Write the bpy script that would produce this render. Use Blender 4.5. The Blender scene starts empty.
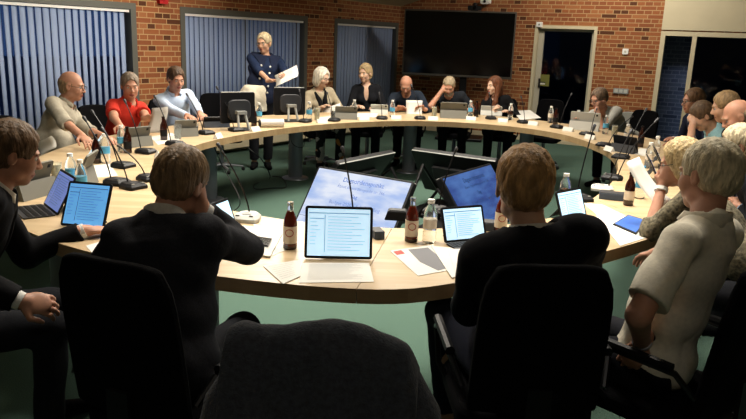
import bpy, math, random
import numpy as np
from mathutils import Vector, Matrix
random.seed(7)
COL = bpy.context.scene.collection
PI = math.pi
# ------------------------------------------------------------------ camera
FPX, PITCH, ROLL, CAMH = 698.03, .2398, .0396, 1.6635
_F = np.array([0, math.cos(PITCH), -math.sin(PITCH)]); _R0 = np.array([1., 0, 0]); _U0 = np.cross(_R0, _F)
_R = math.cos(ROLL)*_R0 + math.sin(ROLL)*_U0; _U = -math.sin(ROLL)*_R0 + math.cos(ROLL)*_U0
CP = np.array([0, 0, CAMH])
def ray(x, y): return (x-373)/FPX*_R - (y-209.5)/FPX*_U + _F
def at(x, y, z=.74):                       # the point of a horizontal surface seen at x, y
    d = ray(x, y); return CP + d*((z-CAMH)/d[2])
def along(x, y, depth): return CP + ray(x, y)*depth
cd = bpy.data.cameras.new('camera'); cam = bpy.data.objects.new('camera', cd); COL.objects.link(cam)
cd.sensor_width = 36; cd.lens = FPX/746*36; cd.clip_start = .05
M = Matrix.Identity(4)
for i in range(3):
    M[i][0] = _R[i]; M[i][1] = _U[i]; M[i][2] = -_F[i]; M[i][3] = CP[i]
cam.matrix_world = M; bpy.context.scene.camera = cam

# ------------------------------------------------------------------ materials
def srgb(h):
    if isinstance(h, str):
        h = h.lstrip('#'); v = [int(h[i:i+2], 16)/255 for i in (0, 2, 4)]
    else: v = h
    return tuple((c/12.92 if c <= .04045 else ((c+.055)/1.055)**2.4) for c in v) + (1,)
def mat(name, col, rough=.6, metal=0, spec=.5, noise=0, nscale=20, bump=0, bscale=60, emit=0, trans=0, ior=1.45, stretch=None, sheen=0, alpha=1):
    m = bpy.data.materials.new(name); m.use_nodes = True; nt = m.node_tree; b = nt.nodes['Principled BSDF']
    c = srgb(col); b.inputs['Base Color'].default_value = c; b.inputs['Roughness'].default_value = rough
    b.inputs['Metallic'].default_value = metal; b.inputs['Specular IOR Level'].default_value = spec; b.inputs['IOR'].default_value = ior
    b.inputs['Transmission Weight'].default_value = trans; b.inputs['Sheen Weight'].default_value = sheen
    if emit: b.inputs['Emission Color'].default_value = c; b.inputs['Emission Strength'].default_value = emit
    tc = nt.nodes.new('ShaderNodeTexCoord'); src = tc.outputs['Object']
    if stretch:
        mp = nt.nodes.new('ShaderNodeMapping'); mp.inputs['Scale'].default_value = stretch; nt.links.new(src, mp.inputs[0]); src = mp.outputs[0]
    if noise:
        n = nt.nodes.new('ShaderNodeTexNoise'); n.inputs['Scale'].default_value = nscale; n.inputs['Detail'].default_value = 4; nt.links.new(src, n.inputs['Vector'])
        r = nt.nodes.new('ShaderNodeValToRGB'); r.color_ramp.elements[0].position = .3; r.color_ramp.elements[1].position = .7
        r.color_ramp.elements[0].color = tuple(v*(1-noise) for v in c[:3])+(1,); r.color_ramp.elements[1].color = tuple(min(1, v*(1+noise)) for v in c[:3])+(1,)
        nt.links.new(n.outputs[0], r.inputs[0]); nt.links.new(r.outputs[0], b.inputs['Base Color'])
    if bump:
        n = nt.nodes.new('ShaderNodeTexNoise'); n.inputs['Scale'].default_value = bscale; n.inputs['Detail'].default_value = 3; nt.links.new(src, n.inputs['Vector'])
        bp = nt.nodes.new('ShaderNodeBump'); bp.inputs['Strength'].default_value = bump; bp.inputs['Distance'].default_value = .01
        nt.links.new(n.outputs[0], bp.inputs['Height']); nt.links.new(bp.outputs[0], b.inputs['Normal'])
    return m
class NT:                                   # tiny node maths helper
    def __init__(s, m): s.t = m.node_tree
    def n(s, ty, **k):
        x = s.t.nodes.new(ty)
        for a, v in k.items(): setattr(x, a, v)
        return x
    def l(s, a, b): s.t.links.new(a, b)
    def m(s, op, a, b=None, c=None):
        x = s.n('ShaderNodeMath', operation=op)
        for i, v in enumerate((a, b, c)):
            if v is None: continue
            if isinstance(v, (int, float)): x.inputs[i].default_value = v
            else: s.l(v, x.inputs[i])
        return x.outputs[0]
    def mix(s, f, a, b):
        x = s.n('ShaderNodeMix', data_type='RGBA')
        for sock, v in ((x.inputs[0], f), (x.inputs[6], a), (x.inputs[7], b)):
            if isinstance(v, (int, float)): sock.default_value = v
            elif isinstance(v, tuple): sock.default_value = v
            else: s.l(v, sock)
        return x.outputs[2]
def brick_mat(name, cols, mortar, H=.0667, Wd=.24):
    m = bpy.data.materials.new(name); m.use_nodes = True; g = NT(m); b = g.t.nodes['Principled BSDF']; b.inputs['Roughness'].default_value = .85; b.inputs['Specular IOR Level'].default_value = .2
    tc = g.n('ShaderNodeTexCoord'); sp = g.n('ShaderNodeSeparateXYZ'); g.l(tc.outputs['Object'], sp.inputs[0])
    x, z = g.m('ADD', sp.outputs[0], sp.outputs[1]), sp.outputs[2]
    zr = g.m('DIVIDE', z, H); row = g.m('FLOOR', zr); fz = g.m('FRACT', zr)
    par = g.m('FLOORED_MODULO', row, 2.0)
    w = g.m('SUBTRACT', Wd, g.m('MULTIPLY', par, Wd/2))
    off = g.m('MULTIPLY', g.m('FLOORED_MODULO', g.m('FLOOR', g.m('DIVIDE', row, 2.0)), 2.0), Wd/2)
    xs = g.m('DIVIDE', g.m('ADD', g.m('ADD', x, 100.0), g.m('ADD', off, g.m('MULTIPLY', par, Wd/4))), w)
    ci = g.m('FLOOR', xs); fx = g.m('FRACT', xs)
    mx = g.m('LESS_THAN', fx, g.m('DIVIDE', .011, w)); mz = g.m('LESS_THAN', fz, .011/H*1.1)
    mor = g.m('MAXIMUM', mx, mz)
    cb = g.n('ShaderNodeCombineXYZ'); g.l(ci, cb.inputs[0]); g.l(row, cb.inputs[1])
    wn = g.n('ShaderNodeTexWhiteNoise', noise_dimensions='3D'); g.l(cb.outputs[0], wn.inputs[0])
    r = g.n('ShaderNodeValToRGB'); r.color_ramp.interpolation = 'CONSTANT'
    els = r.color_ramp.elements; els[0].position = 0; els[0].color = srgb(cols[0]); els[1].position = .09; els[1].color = srgb(cols[1])
    for p, c in ((.35, cols[2]), (.62, cols[3]), (.85, cols[4])):
        e = els.new(p); e.color = srgb(c)
    g.l(wn.outputs[0], r.inputs[0])
    ns = g.n('ShaderNodeTexNoise'); ns.inputs['Scale'].default_value = 45; ns.inputs['Detail'].default_value = 3; g.l(tc.outputs['Object'], ns.inputs['Vector'])
    br = g.mix(g.m('MULTIPLY', ns.outputs[0], .35), r.outputs[0], srgb(cols[0]))
    g.l(g.mix(mor, br, srgb(mortar)), b.inputs['Base Color'])
    bp = g.n('ShaderNodeBump'); bp.inputs['Strength'].default_value = .6; bp.inputs['Distance'].default_value = .008
    g.l(g.m('ADD', g.m('SUBTRACT', 1.0, mor), g.m('MULTIPLY', ns.outputs[0], .3)), bp.inputs['Height']); g.l(bp.outputs[0], b.inputs['Normal'])
    return m
def wood_mat(name, c1, c2):
    m = bpy.data.materials.new(name); m.use_nodes = True; g = NT(m); b = g.t.nodes['Principled BSDF']; b.inputs['Roughness'].default_value = .38
    tc = g.n('ShaderNodeTexCoord'); sp = g.n('ShaderNodeSeparateXYZ'); g.l(tc.outputs['Object'], sp.inputs[0])
    row = g.m('FLOOR', g.m('DIVIDE', sp.outputs[1], .045))
    cb = g.n('ShaderNodeCombineXYZ'); g.l(row, cb.inputs[1]); g.l(g.m('FLOOR', g.m('DIVIDE', g.m('ADD', sp.outputs[0], g.m('MULTIPLY', row, .37)), .7)), cb.inputs[0])
    wn = g.n('ShaderNodeTexWhiteNoise'); g.l(cb.outputs[0], wn.inputs[0])
    mp = g.n('ShaderNodeMapping'); mp.inputs['Scale'].default_value = (2.2, 38, 38); g.l(tc.outputs['Object'], mp.inputs[0])
    ns = g.n('ShaderNodeTexNoise'); ns.inputs['Scale'].default_value = 1.6; ns.inputs['Detail'].default_value = 5; g.l(mp.outputs[0], ns.inputs['Vector'])
    f = g.m('ADD', g.m('MULTIPLY', wn.outputs[0], .4), g.m('MULTIPLY', ns.outputs[0], .65))
    g.l(g.mix(f, srgb(c1), srgb(c2)), b.inputs['Base Color'])
    return m
def glass_pane(name, tint, gl=.3):
    m = bpy.data.materials.new(name); m.use_nodes = True; g = NT(m); g.t.nodes.remove(g.t.nodes['Principled BSDF'])
    t = g.n('ShaderNodeBsdfTransparent'); t.inputs[0].default_value = tint; s = g.n('ShaderNodeBsdfGlossy'); s.inputs['Roughness'].default_value = .02
    fr = g.n('ShaderNodeFresnel'); fr.inputs[0].default_value = 1.5; mx = g.n('ShaderNodeMixShader')
    g.l(g.m('MULTIPLY', fr.outputs[0], gl), mx.inputs[0]); g.l(t.outputs[0], mx.inputs[1]); g.l(s.outputs[0], mx.inputs[2]); g.l(mx.outputs[0], g.t.nodes['Material Output'].inputs[0])
    return m
def slat_mat():
    m = bpy.data.materials.new('blue_grey_slat'); m.use_nodes = True; g = NT(m); g.t.nodes.remove(g.t.nodes['Principled BSDF'])
    d = g.n('ShaderNodeBsdfDiffuse'); d.inputs[0].default_value = srgb('#a3b3d2'); t = g.n('ShaderNodeBsdfTranslucent'); t.inputs[0].default_value = srgb('#93a8d4'); mx = g.n('ShaderNodeMixShader'); mx.inputs[0].default_value = .25
    g.l(d.outputs[0], mx.inputs[1]); g.l(t.outputs[0], mx.inputs[2]); g.l(mx.outputs[0], g.t.nodes['Material Output'].inputs[0]); return m
MT = dict(
 wood=wood_mat('oak', '#c9b493', '#a2875f'), wood_edge=wood_mat('oak_edge', '#b89f78', '#937650'),
 black=mat('black_plastic', '#121214', .5, spec=.25), dark=mat('dark_grey_plastic', '#2c2d30', .5), grey=mat('grey_plastic', '#8b8c88', .5), ltgrey=mat('light_grey_plastic', '#b9b8b0', .45),
 screenblk=mat('black_glass', '#050506', .08), chrome=mat('chrome', '#48484a', .35, 1), steel=mat('grey_steel', '#8d9096', .35, .6),
 colgrey=mat('grey_column', '#77797e', .5, .1), white=mat('white_plastic', '#e6e4de', .5), cream=mat('cream_paint', '#c2b698', .7, noise=.04, nscale=3),
 frame=mat('dark_grey_frame', '#56564f', .6), slat=slat_mat(), slatw=mat('pale_slat', '#b0b4bd', .8),
 chair=mat('black_chair_fabric', '#08080a', .95, bump=.3, bscale=200, spec=.1), chairg=mat('grey_chair_fabric', '#8f9088', .9, bump=.3, bscale=200), rubber=mat('rubber', '#0a0a0a', .8),
 paper=mat('paper', '#d3d0c8', .8), ink=mat('ink', '#77777a', .9), beige=mat('beige_case', '#a8a291', .7), caseg=mat('grey_case', '#6f6e66', .75),
 brown=mat('brown_glass', '#2a0d06', .08, spec=.8), cola=mat('dark_red_drink_in_glass', '#571a0e', .06, spec=.9), clear=mat('clear_plastic', '#f2f6f6', .05, trans=.92, ior=1.2),
 water=mat('water', '#eef4f6', .02, trans=.95, ior=1.1), label=mat('cream_label', '#d8cbb8', .6), bluelabel=mat('blue_label', '#4f9fc4', .6), redink=mat('red_ink', '#a3372c', .6), bluecap=mat('blue_cap', '#2f95cf', .5),
 whitecap=mat('white_cap', '#e8e6e0', .5), box=mat('slate_blue_box', '#3a4658', .6), red=mat('red_plastic', '#b0171c', .5), carpet=mat('green_carpet', '#4a6055', .98, noise=.28, nscale=180, bump=.6, bscale=260, spec=.1),
 juice=mat('pale_juice', '#cfc39b', .3), blackmetal=mat('black_metal', '#101012', .4, .5), cloth=mat('dark_charcoal_wool', '#3e4148', .95, noise=.25, nscale=90, bump=.5, bscale=220, sheen=.15, spec=.1),
 tvscreen=mat('tv_screen', '#020203', .12, spec=.5), tvframe=mat('tv_frame', '#4a4640', .4, .4), darkpane=glass_pane('night_glass', (.85, .88, .92, 1)), pane2=glass_pane('night_glass_tall', (.75, .8, .9, 1), .3),
 brick=brick_mat('orange_brick', ['#54311f', '#8a5132', '#985c38', '#905535', '#a26942'], '#ac8c64'),
 nbrick=brick_mat('slate_blue_brick', ['#5d6678', '#7f8798', '#8d94a2', '#7a8394', '#979ca8'], '#b5b8be'),
 dusk=mat('dusk_panel', '#23375e', .9),
)
def screen_mat(name, c, e): return mat(name, c, .3, emit=e)
SC = dict(pale=screen_mat('pale_blue_display', '#bfe0f5', .95), blue=screen_mat('mid_blue_display', '#5a9dd8', .75), deep=screen_mat('deep_blue_display', '#3b63b0', .7),
          violet=screen_mat('violet_blue_display', '#6f83c4', .62), line=screen_mat('display_line', '#5f86ab', .45), dline=screen_mat('display_dark_line', '#3a5a86', .35))
# the presentation slide: clouds and a faint skyline in blue, as the display shows it
def slide_mat(name, a, b_, e):
    m = bpy.data.materials.new(name); m.use_nodes = True; g = NT(m); b = g.t.nodes['Principled BSDF']; b.inputs['Base Color'].default_value = (.01, .01, .02, 1); b.inputs['Roughness'].default_value = .25
    tc = g.n('ShaderNodeTexCoord'); mp = g.n('ShaderNodeMapping'); mp.inputs['Scale'].default_value = (2, 4, 6); g.l(tc.outputs['Object'], mp.inputs[0])
    ns = g.n('ShaderNodeTexNoise'); ns.inputs['Scale'].default_value = 1.4; ns.inputs['Detail'].default_value = 4; g.l(mp.outputs[0], ns.inputs['Vector'])
    r = g.n('ShaderNodeValToRGB'); r.color_ramp.elements[0].position = .38; r.color_ramp.elements[1].position = .62; r.color_ramp.elements[0].color = srgb(a); r.color_ramp.elements[1].color = srgb(b_)
    g.l(ns.outputs[0], r.inputs[0]); g.l(r.outputs[0], b.inputs['Emission Color']); b.inputs['Emission Strength'].default_value = e
    return m
SC['slideA'] = slide_mat('bright_slide', '#a9c2f0', '#e6edfb', .95); SC['slideB'] = slide_mat('dim_slide', '#27509f', '#4f7fc9', .7)
SC['txt'] = screen_mat('slide_text_blue', '#54699f', .45); SC['txtd'] = screen_mat('slide_text_dark', '#16305f', .25)

# ------------------------------------------------------------------ mesh builder
class MB:
    def __init__(s): s.v = []; s.f = []; s.m = []; s.mi = 0
    def add(s, vs, fs, T=None):
        o = len(s.v)
        for p in vs:
            p = Vector(p); s.v.append(tuple(T @ p) if T else tuple(p))
        for f in fs: s.f.append(tuple(i+o for i in f)); s.m.append(s.mi)
        return s
    def box(s, c, d, T=None, taper=1):
        x, y, z = [q/2 for q in d]; vs = []
        for k, t in ((-z, 1), (z, taper)):
            vs += [(c[0]-x*t, c[1]-y*t, c[2]+k), (c[0]+x*t, c[1]-y*t, c[2]+k), (c[0]+x*t, c[1]+y*t, c[2]+k), (c[0]-x*t, c[1]+y*t, c[2]+k)]
        return s.add(vs, [(3, 2, 1, 0), (4, 5, 6, 7), (0, 1, 5, 4), (1, 2, 6, 5), (2, 3, 7, 6), (3, 0, 4, 7)], T)
    def rbox(s, c, d, r, T=None, n=5, axis=2):     # box with rounded outline in its plane
        x, y, z = [q/2 for q in (d if axis == 2 else (d[0], d[2], d[1]))]; pts = []
        for cx, cy, a0 in ((x-r, y-r, 0), (-x+r, y-r, PI/2), (-x+r, -y+r, PI), (x-r, -y+r, 1.5*PI)):
            for i in range(n+1):
                a = a0+PI/2*i/n; pts.append((cx+r*math.cos(a), cy+r*math.sin(a)))
        return s.prism(pts, -z, z, c, T, axis)
    def prism(s, pts, z0, z1, c=(0, 0, 0), T=None, axis=2):
        n = len(pts)
        def P(p, z): return (c[0]+p[0], c[1]+p[1], c[2]+z) if axis == 2 else (c[0]+p[0], c[1]-z, c[2]+p[1])
        vs = [P(p, z0) for p in pts]+[P(p, z1) for p in pts]
        fs = [tuple(range(n))[::-1], tuple(range(n, 2*n))]+[(i, (i+1) % n, n+(i+1) % n, n+i) for i in range(n)]
        return s.add(vs, fs, T)
    def lathe(s, prof, c=(0, 0, 0), n=20, T=None):
        vs = []; fs = []
        for r, z in prof:
            for i in range(n): a = 2*PI*i/n; vs.append((c[0]+r*math.cos(a), c[1]+r*math.sin(a), c[2]+z))
        for j in range(len(prof)-1):
            for i in range(n): fs.append((j*n+i, j*n+(i+1) % n, (j+1)*n+(i+1) % n, (j+1)*n+i))
        fs.append(tuple(range(n))[::-1]); fs.append(tuple(range((len(prof)-1)*n, len(prof)*n)))
        return s.add(vs, fs, T)
    def tube(s, pts, r, n=8, T=None):
        pts = [Vector(p) for p in pts]; vs = []; fs = []; m = len(pts); rr = r if isinstance(r, (list, tuple)) else [r]*m
        up = None
        for j, p in enumerate(pts):
            t = (pts[min(j+1, m-1)]-pts[max(j-1, 0)]).normalized()
            if up is None: up = t.orthogonal().normalized()
            up = (up-t*up.dot(t)); up = up.normalized() if up.length > 1e-6 else t.orthogonal().normalized()
            w = t.cross(up)
            for i in range(n):
                a = 2*PI*i/n; vs.append(p+up*math.cos(a)*rr[j]+w*math.sin(a)*rr[j])
        for j in range(m-1):
            for i in range(n): fs.append((j*n+i, j*n+(i+1) % n, (j+1)*n+(i+1) % n, (j+1)*n+i))
        fs.append(tuple(range(n))[::-1]); fs.append(tuple(range((m-1)*n, m*n)))
        return s.add(vs, fs, T)
    def sphere(s, c, r, n=12, T=None):
        r = (r, r, r) if isinstance(r, (int, float)) else r
        prof = [(max(.02, math.sin(PI*j/n)), -math.cos(PI*j/n)) for j in range(n+1)]
        vs = []; fs = []
        for a, z in prof:
            for i in range(n): q = 2*PI*i/n; vs.append((c[0]+r[0]*a*math.cos(q), c[1]+r[1]*a*math.sin(q), c[2]+r[2]*z))
        for j in range(n):
            for i in range(n): fs.append((j*n+i, j*n+(i+1) % n, (j+1)*n+(i+1) % n, (j+1)*n+i))
        return s.add(vs, fs, T)
def mesh_obj(name, v, f, mats, parent=None, smooth=False, mi=None, loc=None, bevel=0):
    me = bpy.data.meshes.new(name); me.from_pydata(v, [], f)
    for m in (mats if isinstance(mats, (list, tuple)) else [mats]): me.materials.append(m)
    if mi is not None: me.polygons.foreach_set('material_index', mi)
    if smooth: me.polygons.foreach_set('use_smooth', [True]*len(f))
    me.update(); o = bpy.data.objects.new(name, me); COL.objects.link(o)
    if parent: o.parent = parent
    if loc is not None: o.location = loc
    if bevel:
        b = o.modifiers.new('bevel', 'BEVEL'); b.width = bevel; b.segments = 2; b.limit_method = 'ANGLE'; b.angle_limit = .7
    return o
def part(name, mb, mats, parent=None, smooth=False, bevel=0, loc=None):
    o = mesh_obj(name, mb.v, mb.f, mats, parent, False, mb.m, loc, bevel)
    if smooth:
        o.data.polygons.foreach_set('use_smooth', [True]*len(mb.f))
        try: o.data.set_sharp_from_angle(angle=.7)
        except Exception: pass
    return o
def tag(o, label=None, cat=None, group=None, kind=None):
    if label: o['label'] = label
    if cat: o['category'] = cat
    if group: o['group'] = group
    if kind: o['kind'] = kind
    return o
def thing(name, label, cat, loc=(0, 0, 0), rz=0, group=None):
    o = bpy.data.objects.new(name, None); COL.objects.link(o); o.location = tuple(loc); o.rotation_euler = (0, 0, rz); o.empty_display_size = .1
    return tag(o, label, cat, group)
def dup(src, loc, rz=None, label=None):
    c = src.copy(); COL.objects.link(c); c.location = tuple(loc)
    if rz is not None: c.rotation_euler = (0, 0, rz)
    if label: c['label'] = label
    for ch in list(src.children):
        d = ch.copy(); COL.objects.link(d); d.parent = c
        for g in list(ch.children):
            e = g.copy(); COL.objects.link(e); e.parent = d
    return c
def struct(name, mb, mats, **k): return tag(part(name, mb, mats, **k), kind='structure')
# ------------------------------------------------------------------ the room
NL = Vector((math.sin(-.9733), math.cos(-.9733), 0)); DL = 7.3929      # window wall
NR = Vector((math.sin(.4782), math.cos(.4782), 0)); DR = 12.3244       # brick wall with the door
det = NL.x*NR.y-NL.y*NR.x
CORNER = Vector(((DL*NR.y-NL.y*DR)/det, (NL.x*DR-DL*NR.x)/det, 0))
EL = Vector((-NL.y, NL.x, 0)); EL = EL if EL.y < 0 else -EL           # along the window wall, away from the corner towards us
ER = Vector((NR.y, -NR.x, 0))                                          # along the brick wall, away from the corner to the right
def frame_of(e, n, o):                       # local x along wall, local y into the room, z up
    m = Matrix.Identity(4); inn = -n
    for i in range(3): m[i][0] = e[i]; m[i][1] = inn[i]; m[i][2] = (0, 0, 1)[i]; m[i][3] = o[i]
    return m
TL = frame_of(EL, NL, CORNER); TR = frame_of(ER, NR, CORNER)
def onwall(o, T): o.matrix_world = T; return o
def wallthing(name, label, cat, T, x, y, z):
    o = bpy.data.objects.new(name, None); COL.objects.link(o); o.matrix_world = T @ Matrix.Translation((x, y, z)); return tag(o, label, cat)
fl = MB(); fl.box((1, 6, -.05), (22, 26, .1)); struct('floor', fl, MT['carpet'])
# window wall: openings measured along it from the corner
WTOP, WBOT = 1.97, .30
wins = [(5.95, 10.9), (2.72, 5.27), (.06, 2.02)]
def wall_mesh(L0, L1, ops, H, th=.3):
    mb = MB(); x = L0
    for a, b, z0, z1 in sorted(ops):
        if a > x: mb.box(((x+a)/2, -th/2, H/2), (a-x, th, H))
        mb.box(((a+b)/2, -th/2, (z1+H)/2), (b-a, th, H-z1))
        if z0 > 0: mb.box(((a+b)/2, -th/2, z0/2), (b-a, th, z0))
        x = b
    if L1 > x: mb.box(((x+L1)/2, -th/2, H/2), (L1-x, th, H))
    return mb
onwall(struct('wall_left', wall_mesh(-.3, 17, [(a, b, WBOT, WTOP) for a, b in wins], 2.5), MT['brick']), TL)
onwall(struct('wall_back', wall_mesh(0, 12.5, [(2.625, 3.625, 0, 1.975), (4.64, 12.4, .0, 1.96)], 5.6), MT['brick']), TR)
# sloping ceiling: low at the window wall, rising into the room
mb = MB(); y2 = 9.0; zz = 2.27
pts = [(-1.5, -.4, zz-.12), (19, -.4, zz-.12), (19, y2, zz+.31*y2), (-1.5, y2, zz+.31*y2), (19, 16, zz+.31*y2), (-1.5, 16, zz+.31*y2)]
mb.add([(a, b, c) for a, b, c in pts]+[(a, b, c+.15) for a, b, c in pts], [(0, 1, 2, 3), (3, 2, 4, 5), (6, 9, 8, 7), (9, 11, 10, 8), (0, 6, 7, 1), (4, 10, 11, 5), (1, 7, 8, 2), (2, 8, 10, 4), (0, 3, 9, 6), (3, 5, 11, 9)])
onwall(struct('ceiling', mb, MT['cream']), TL)
# walls out of frame behind the viewer close the room
mb = MB(); mb.box((0, -4.1, 3), (22, .2, 6)); struct('wall_front', mb, MT['cream'])
mb = MB(); mb.box((8.6, 3, 3), (.2, 15, 6)); struct('wall_right', mb, MT['cream'])
def rect_frame(mb, x0, x1, z0, z1, w, y0, y1):
    ym, dy = (y0+y1)/2, abs(y1-y0)
    mb.box(((x0+x1)/2, ym, z1-w/2), (x1-x0, dy, w)); mb.box(((x0+x1)/2, ym, z0+w/2), (x1-x0, dy, w))
    mb.box((x0+w/2, ym, (z0+z1)/2), (w, dy, z1-z0-2*w)); mb.box((x1-w/2, ym, (z0+z1)/2), (w, dy, z1-z0-2*w))
blindlabels = ['wide blue-grey vertical blind in the left window, slats half open', 'blue-grey vertical blind in the middle window behind the standing woman', 'pale blue-grey vertical blind in the window beside the big display']
for i, (a, b) in enumerate(wins):
    fr = MB(); rect_frame(fr, a, b, WBOT, WTOP, .075, -.14, .012)
    w = onwall(struct('window_%d' % (i+1), fr, MT['frame']), TL)
    if i != 2: fr = MB(); fr.box(((a+b)/2, -.12, (WBOT+WTOP)/2), (.05, .04, WTOP-WBOT-.16)); part('mullion', fr, MT['frame'], w)
    g = MB(); g.box(((a+b)/2, -.11, (WBOT+WTOP)/2), (b-a-.15, .012, WTOP-WBOT-.15)); part('pane', g, MT['darkpane'], w)
    t = wallthing('vertical_blind', blindlabels[i], 'blind', TL, 0, 0, 0)
    h = MB(); h.box(((a+b)/2, -.03, WTOP-.095), (b-a-.17, .045, .03)); part('headrail', h, MT['white'], t)
    n = int((b-a-.2)/.087)
    ang = math.radians([24, 14, 4][i])
    for k in range(n):
        x = a+.12+(k+.5)*(b-a-.22)/n; aa = ang+random.uniform(-.05, .05); s = MB()
        if i == 0: aa += .16*math.sin(k*.45)
        hw = .0445; q = []
        for j in range(5):
            tt = (j-2)/2; q.append((x+tt*hw*math.cos(aa), -.045-tt*hw*math.sin(aa)*-1*.8+.006*(1-tt*tt)))
        vs = [(p[0], p[1], z) for z in (WBOT+.1, WTOP-.11) for p in q]
        s.add(vs, [(j, j+1, 6+j, 5+j) for j in range(4)])
        o = part('slat', s, MT['slat'], t, smooth=True); so = o.modifiers.new('s', 'SOLIDIFY'); so.thickness = .001
# exterior: blue dusk world; the plain backdrops beyond the windows are added
wd = bpy.data.worlds.new('dusk'); bpy.context.scene.world = wd; wd.use_nodes = True
bg = wd.node_tree.nodes['Background']; bg.inputs[0].default_value = srgb('#3a5585'); bg.inputs[1].default_value = .62
# radiator casings under the windows
for (a, b, lab) in ((.15, 2.6, 'long cream radiator casing low under the pale blind'), (2.7, 5.4, 'long cream radiator casing under the middle window'), (5.8, 10.5, 'cream radiator casing under the wide left window')):
    t = wallthing('radiator', lab, 'radiator', TL, (a+b)/2, .13, 0)
    m1 = MB(); m1.box((0, 0, .2), (b-a-.06, .16, .26)); part('casing', m1, MT['cream'], t, bevel=.01)
    m1 = MB(); m1.box((0, 0, .34), (b-a, .2, .02)); part('top_grille', m1, MT['cream'], t, bevel=.004)
    for sx in (-1, 1):
        m1 = MB(); m1.box((sx*(b-a)/2*.9, 0, .035), (.04, .12, .07)); part('foot', m1, MT['dark'], t)
# skirting
mb = MB(); mb.box((8.5, .006, .045), (16.9, .012, .09)); onwall(struct('baseboard_left', mb, MT['cream']), TL)
mb = MB(); mb.box((1.3, .006, .045), (2.6, .012, .09)); mb.box((4.13, .006, .045), (.98, .012, .09)); onwall(struct('baseboard_back', mb, MT['cream']), TR)
# door in the brick wall: pale frame, black night glass
mb = MB(); rect_frame(mb, 2.60, 3.65, 0, 2.0, .05, -.2, .02); dr = onwall(struct('door_1', mb, MT['cream']), TR)
mb = MB(); mb.box((2.70, -.10, 1.0), (.09, .045, 1.88)); mb.box((3.58, -.10, 1.0), (.05, .045, 1.88)); mb.box((3.14, -.10, 1.93), (.93, .045, .05)); mb.box((3.14, -.10, .12), (.93, .045, .14)); part('door_leaf', mb, MT['beige'], dr)
mb = MB(); mb.box((3.14, -.10, 1.05), (.84, .012, 1.74)); part('pane', mb, MT['darkpane'], dr)
mb = MB(); mb.box((2.74, -.06, 1.02), (.035, .01, .16)); mb.tube([(2.74, -.06, 1.04), (2.74, -.02, 1.04), (2.86, -.02, 1.04)], .009); part('door_handle', mb, MT['chrome'], dr, smooth=True)
t = wallthing('notice', 'small yellowish notice with white mark stuck inside the door glass', 'notice', TR, 2.82, -.088, 1.07); m1 = MB(); m1.box((0, 0, 0), (.17, .003, .2)); part('sheet', m1, mat('olive_sheet', '#6a6a30', .8), t); m1 = MB(); m1.box((-.03, .004, -.06), (.09, .003, .025)); part('printed_mark', m1, MT['paper'], t)
# glazing right of the pier
mb = MB(); rect_frame(mb, 4.64, 12.4, 0, 1.96, .07, -.16, .015)
w = onwall(struct('window_4', mb, MT['cream']), TR)
for x in (5.14, 6.9, 8.7, 10.5): m1 = MB(); m1.box((x, -.07, .98), (.065, .17, 1.84)); part('mullion', m1, MT['cream'], w)
for a, b in ((4.7, 5.1), (5.17, 6.87), (6.93, 8.67), (8.73, 10.47), (10.53, 12.35)): m1 = MB(); m1.box(((a+b)/2, -.08, .98), (b-a, .012, 1.83)); part('pane', m1, MT['pane2'], w)
mb = MB(); mb.box((8.57, .01, 3.78), (7.86, .03, 3.6)); onwall(struct('trim_1', mb, MT['cream']), TR)       # painted panel above the glazing
ext = MB(); ext.box((4.62, -.75, 1.2), (1.0, .3, 2.4)); onwall(tag(part('outside_slab', ext, MT['nbrick']), 'blue-grey brick wall outside, seen through the narrow pane', 'wall'), TR)
# added black backdrop outside so the door and big panes look into the night
bdrop = MB(); bdrop.box((6, -4.2, 1.9), (20, .2, 4.6)); onwall(tag(part('night_backdrop', bdrop, mat('night_black', '#0a0b0e', .95)), 'added black night backdrop outside beyond the tall panes', 'night_backdrop'), TR)
bdrop = MB(); bdrop.box((7.5, -5.5, .55), (15, .3, 1.1)); onwall(tag(part('outside_slab', bdrop, mat('dusk_tone', '#5f7394', .95, noise=.3, nscale=2)), 'added low blue-grey backdrop outside behind the blinds', 'wall'), TL)  # added backdrop block, dusk tone put into its colour
# wall fittings
def wallbox(name, lab, cat, T, x, z, w, h, d, m, extra=None):
    t = wallthing(name, lab, cat, T, x, 0, z); a = MB(); a.rbox((0, d/2, 0), (w, d, h), min(w, h)*.15, axis=1); part('housing', a, m, t, smooth=True)
    if extra: extra(t)
    return t
def rx(px, py):
    d = ray(px, py); n = np.array(NR); t = (DR-n@CP)/(n@d); p = CP+d*t; q = TR.inverted() @ Vector(p); return q.x, q.z
def lx(px, py):
    d = ray(px, py); n = np.array(NL); t = (DL-n@CP)/(n@d); p = CP+d*t; q = TL.inverted() @ Vector(p); return q.x, q.z
x, z = rx(625.5, 51.5); wallbox('thermostat', 'small cream square thermostat on the brick pier', 'thermostat', TR, x, z, .09, .09, .03, MT['white'], lambda t: part('dial', MB().lathe([(.018, 0), (.018, .006)], T=Matrix.Translation((0, .03, 0)) @ Matrix.Rotation(-PI/2, 4, 'X')), MT['ltgrey'], t))
x, z = rx(621, 91); 
def sockets(t):
    for k in range(3):
        part('socket', MB().rbox((-.075+.075*k, .028, 0), (.055, .006, .055), .012, axis=1), MT['ltgrey'], t)
wallbox('wall_socket', 'triple grey power socket plate low on the brick pier', 'socket', TR, x, z, .24, .085, .026, MT['grey'], sockets)
x, z = rx(540, 24.5); wallbox('door_sensor', 'small cream sensor box above the left door corner', 'sensor', TR, x, z, .10, .08, .05, MT['white'], lambda t: part('lens', MB().sphere((0, .05, 0), .015), MT['grey'], t, smooth=True))
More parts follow.
